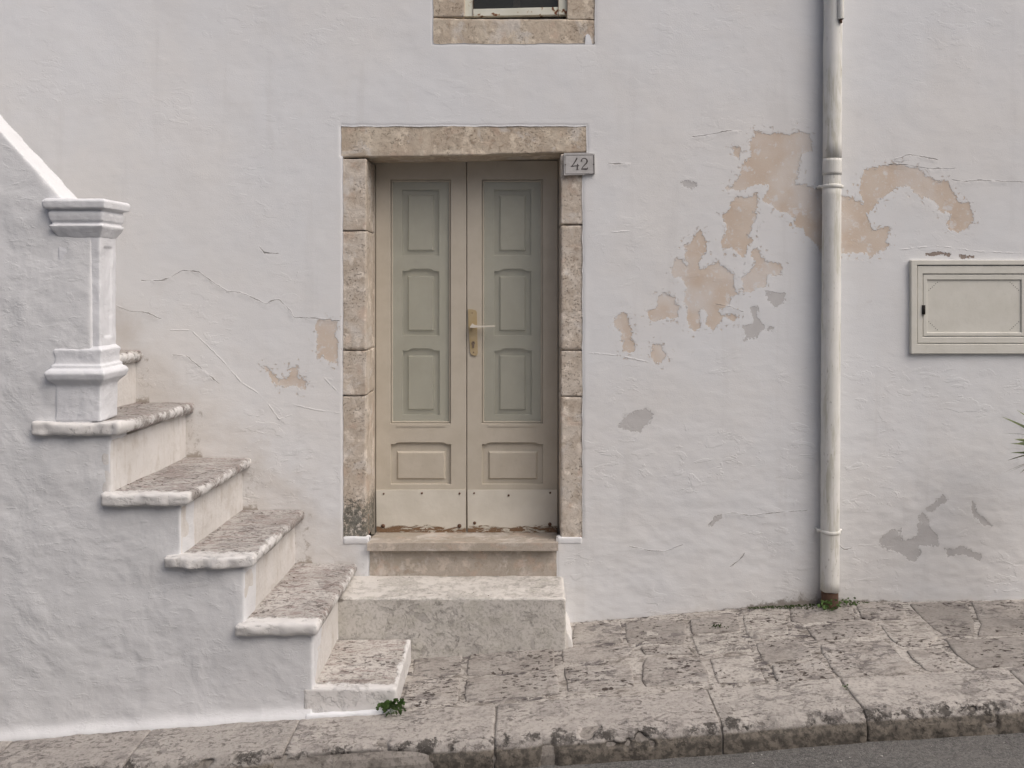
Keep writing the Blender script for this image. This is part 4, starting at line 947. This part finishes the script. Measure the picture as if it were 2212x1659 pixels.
tag(obj_from_bm('dry_crumbs', bm, M['crumb']), 'dark dry crumbs and bits of leaf scattered over treads and paving', 'debris', kind='stuff')
bm = bmesh.new(); rng = random.Random(31)
for i in range(60): crumb(rng.uniform(-.2, 2.6), rng.uniform(-1.9, -1.17), 0, rng.uniform(.002, .006))
for v in bm.verts: v.co.z += kerbtop(v.co.x) - ROADDROP + .002
M['grit'] = paint_mat('pale_grit', (.45, .43, .40), (.6, .58, .55), .9)
tag(obj_from_bm('road_grit', bm, M['grit']), 'pale grit lying on the asphalt along the kerb', 'grit', kind='stuff')

# spiky potted plant standing just past the right edge, its leaf tips showing
yy = -.46; px_, pz_ = mx(2284, yy), mz(965, yy); gz = ground(px_, yy)
yuc = thing('spiky_plant', (px_, yy, gz), 'spiky green plant whose leaf tips poke in at the right edge before the wall', 'plant')
bm = bmesh.new(); tube(bm, [(px_ + .02, yy, gz - .05), (px_ + .015, yy, (gz + pz_) / 2), (px_, yy, pz_)], [.035, .028, .03], 12); obj_from_bm('stem', bm, M['crumb'], yuc, True)
bm = bmesh.new(); n = 6
for i in range(n + 1):
    t = i / n; w = .011 * (1 - t) ** .6 * (.6 + 1.2 * min(t * 3, 1)); x = .265 * t
    a = [bm.verts.new((x, -w, .004 * (1-t) - .05 * t * t)), bm.verts.new((x, 0, -.05 * t * t)), bm.verts.new((x, w, .004 * (1-t) - .05 * t * t))]
    if i: bm.faces.new((p[0], a[0], a[1], p[1])); bm.faces.new((p[1], a[1], a[2], p[2]))
    p = a
bl = obj_from_bm('leaf', bm, M['blade'], yuc, True, recalc=False); bl.location = (0, 0, pz_ - gz)
rng = random.Random(2)
for i in range(64):
    b_ = bl if i == 0 else bl.copy()
    if i: col.objects.link(b_)
    b_.parent = yuc; b_.location = (0, 0, pz_ - gz + rng.uniform(-.06, .03))
    b_.rotation_euler = (rng.uniform(-.5, .5), rng.uniform(-1.3, .9), i * 2.399963 + rng.uniform(-.2, .2)); s_ = rng.uniform(.8, 1.08); b_.scale = (s_, s_, s_)

# ------------------------------------------------------------------ the other side of the street (behind the camera, reflected in the glass)
opp = thing('opposite_house', (0, -7.2, -.2), 'plain whitewashed house across the street, mirrored faintly in the door glass', 'house')
bm = bmesh.new(); plate(bm, rect(-12, 12, -1.5, 5.2), [rect(-1.9, -.9, .1, 2.3), rect(1.6, 2.6, 1.4, 2.7), rect(-4.6, -3.8, 1.4, 2.5)], -7.2, -7.5); obj_from_bm('wall', bm, M['whitewash'], opp)
for (a, b_, c, d), nm in (((-1.9, -.9, .1, 2.3), 'door'), ((1.6, 2.6, 1.4, 2.7), 'window'), ((-4.6, -3.8, 1.4, 2.5), 'window')):
    bm = bmesh.new(); box(bm, a, b_, -7.40, -7.36, c, d); fr = obj_from_bm(nm, bm, M['door'], opp)
    for s_ in (0, 1):
        xa = a + .06 + s_ * (b_ - a) / 2; bm = bmesh.new(); box(bm, xa, xa + (b_ - a) / 2 - .12, -7.36, -7.35, c + .08, d - .08); obj_from_bm('panel', bm, M['dark'] if nm == 'window' else M['shutter'], fr)
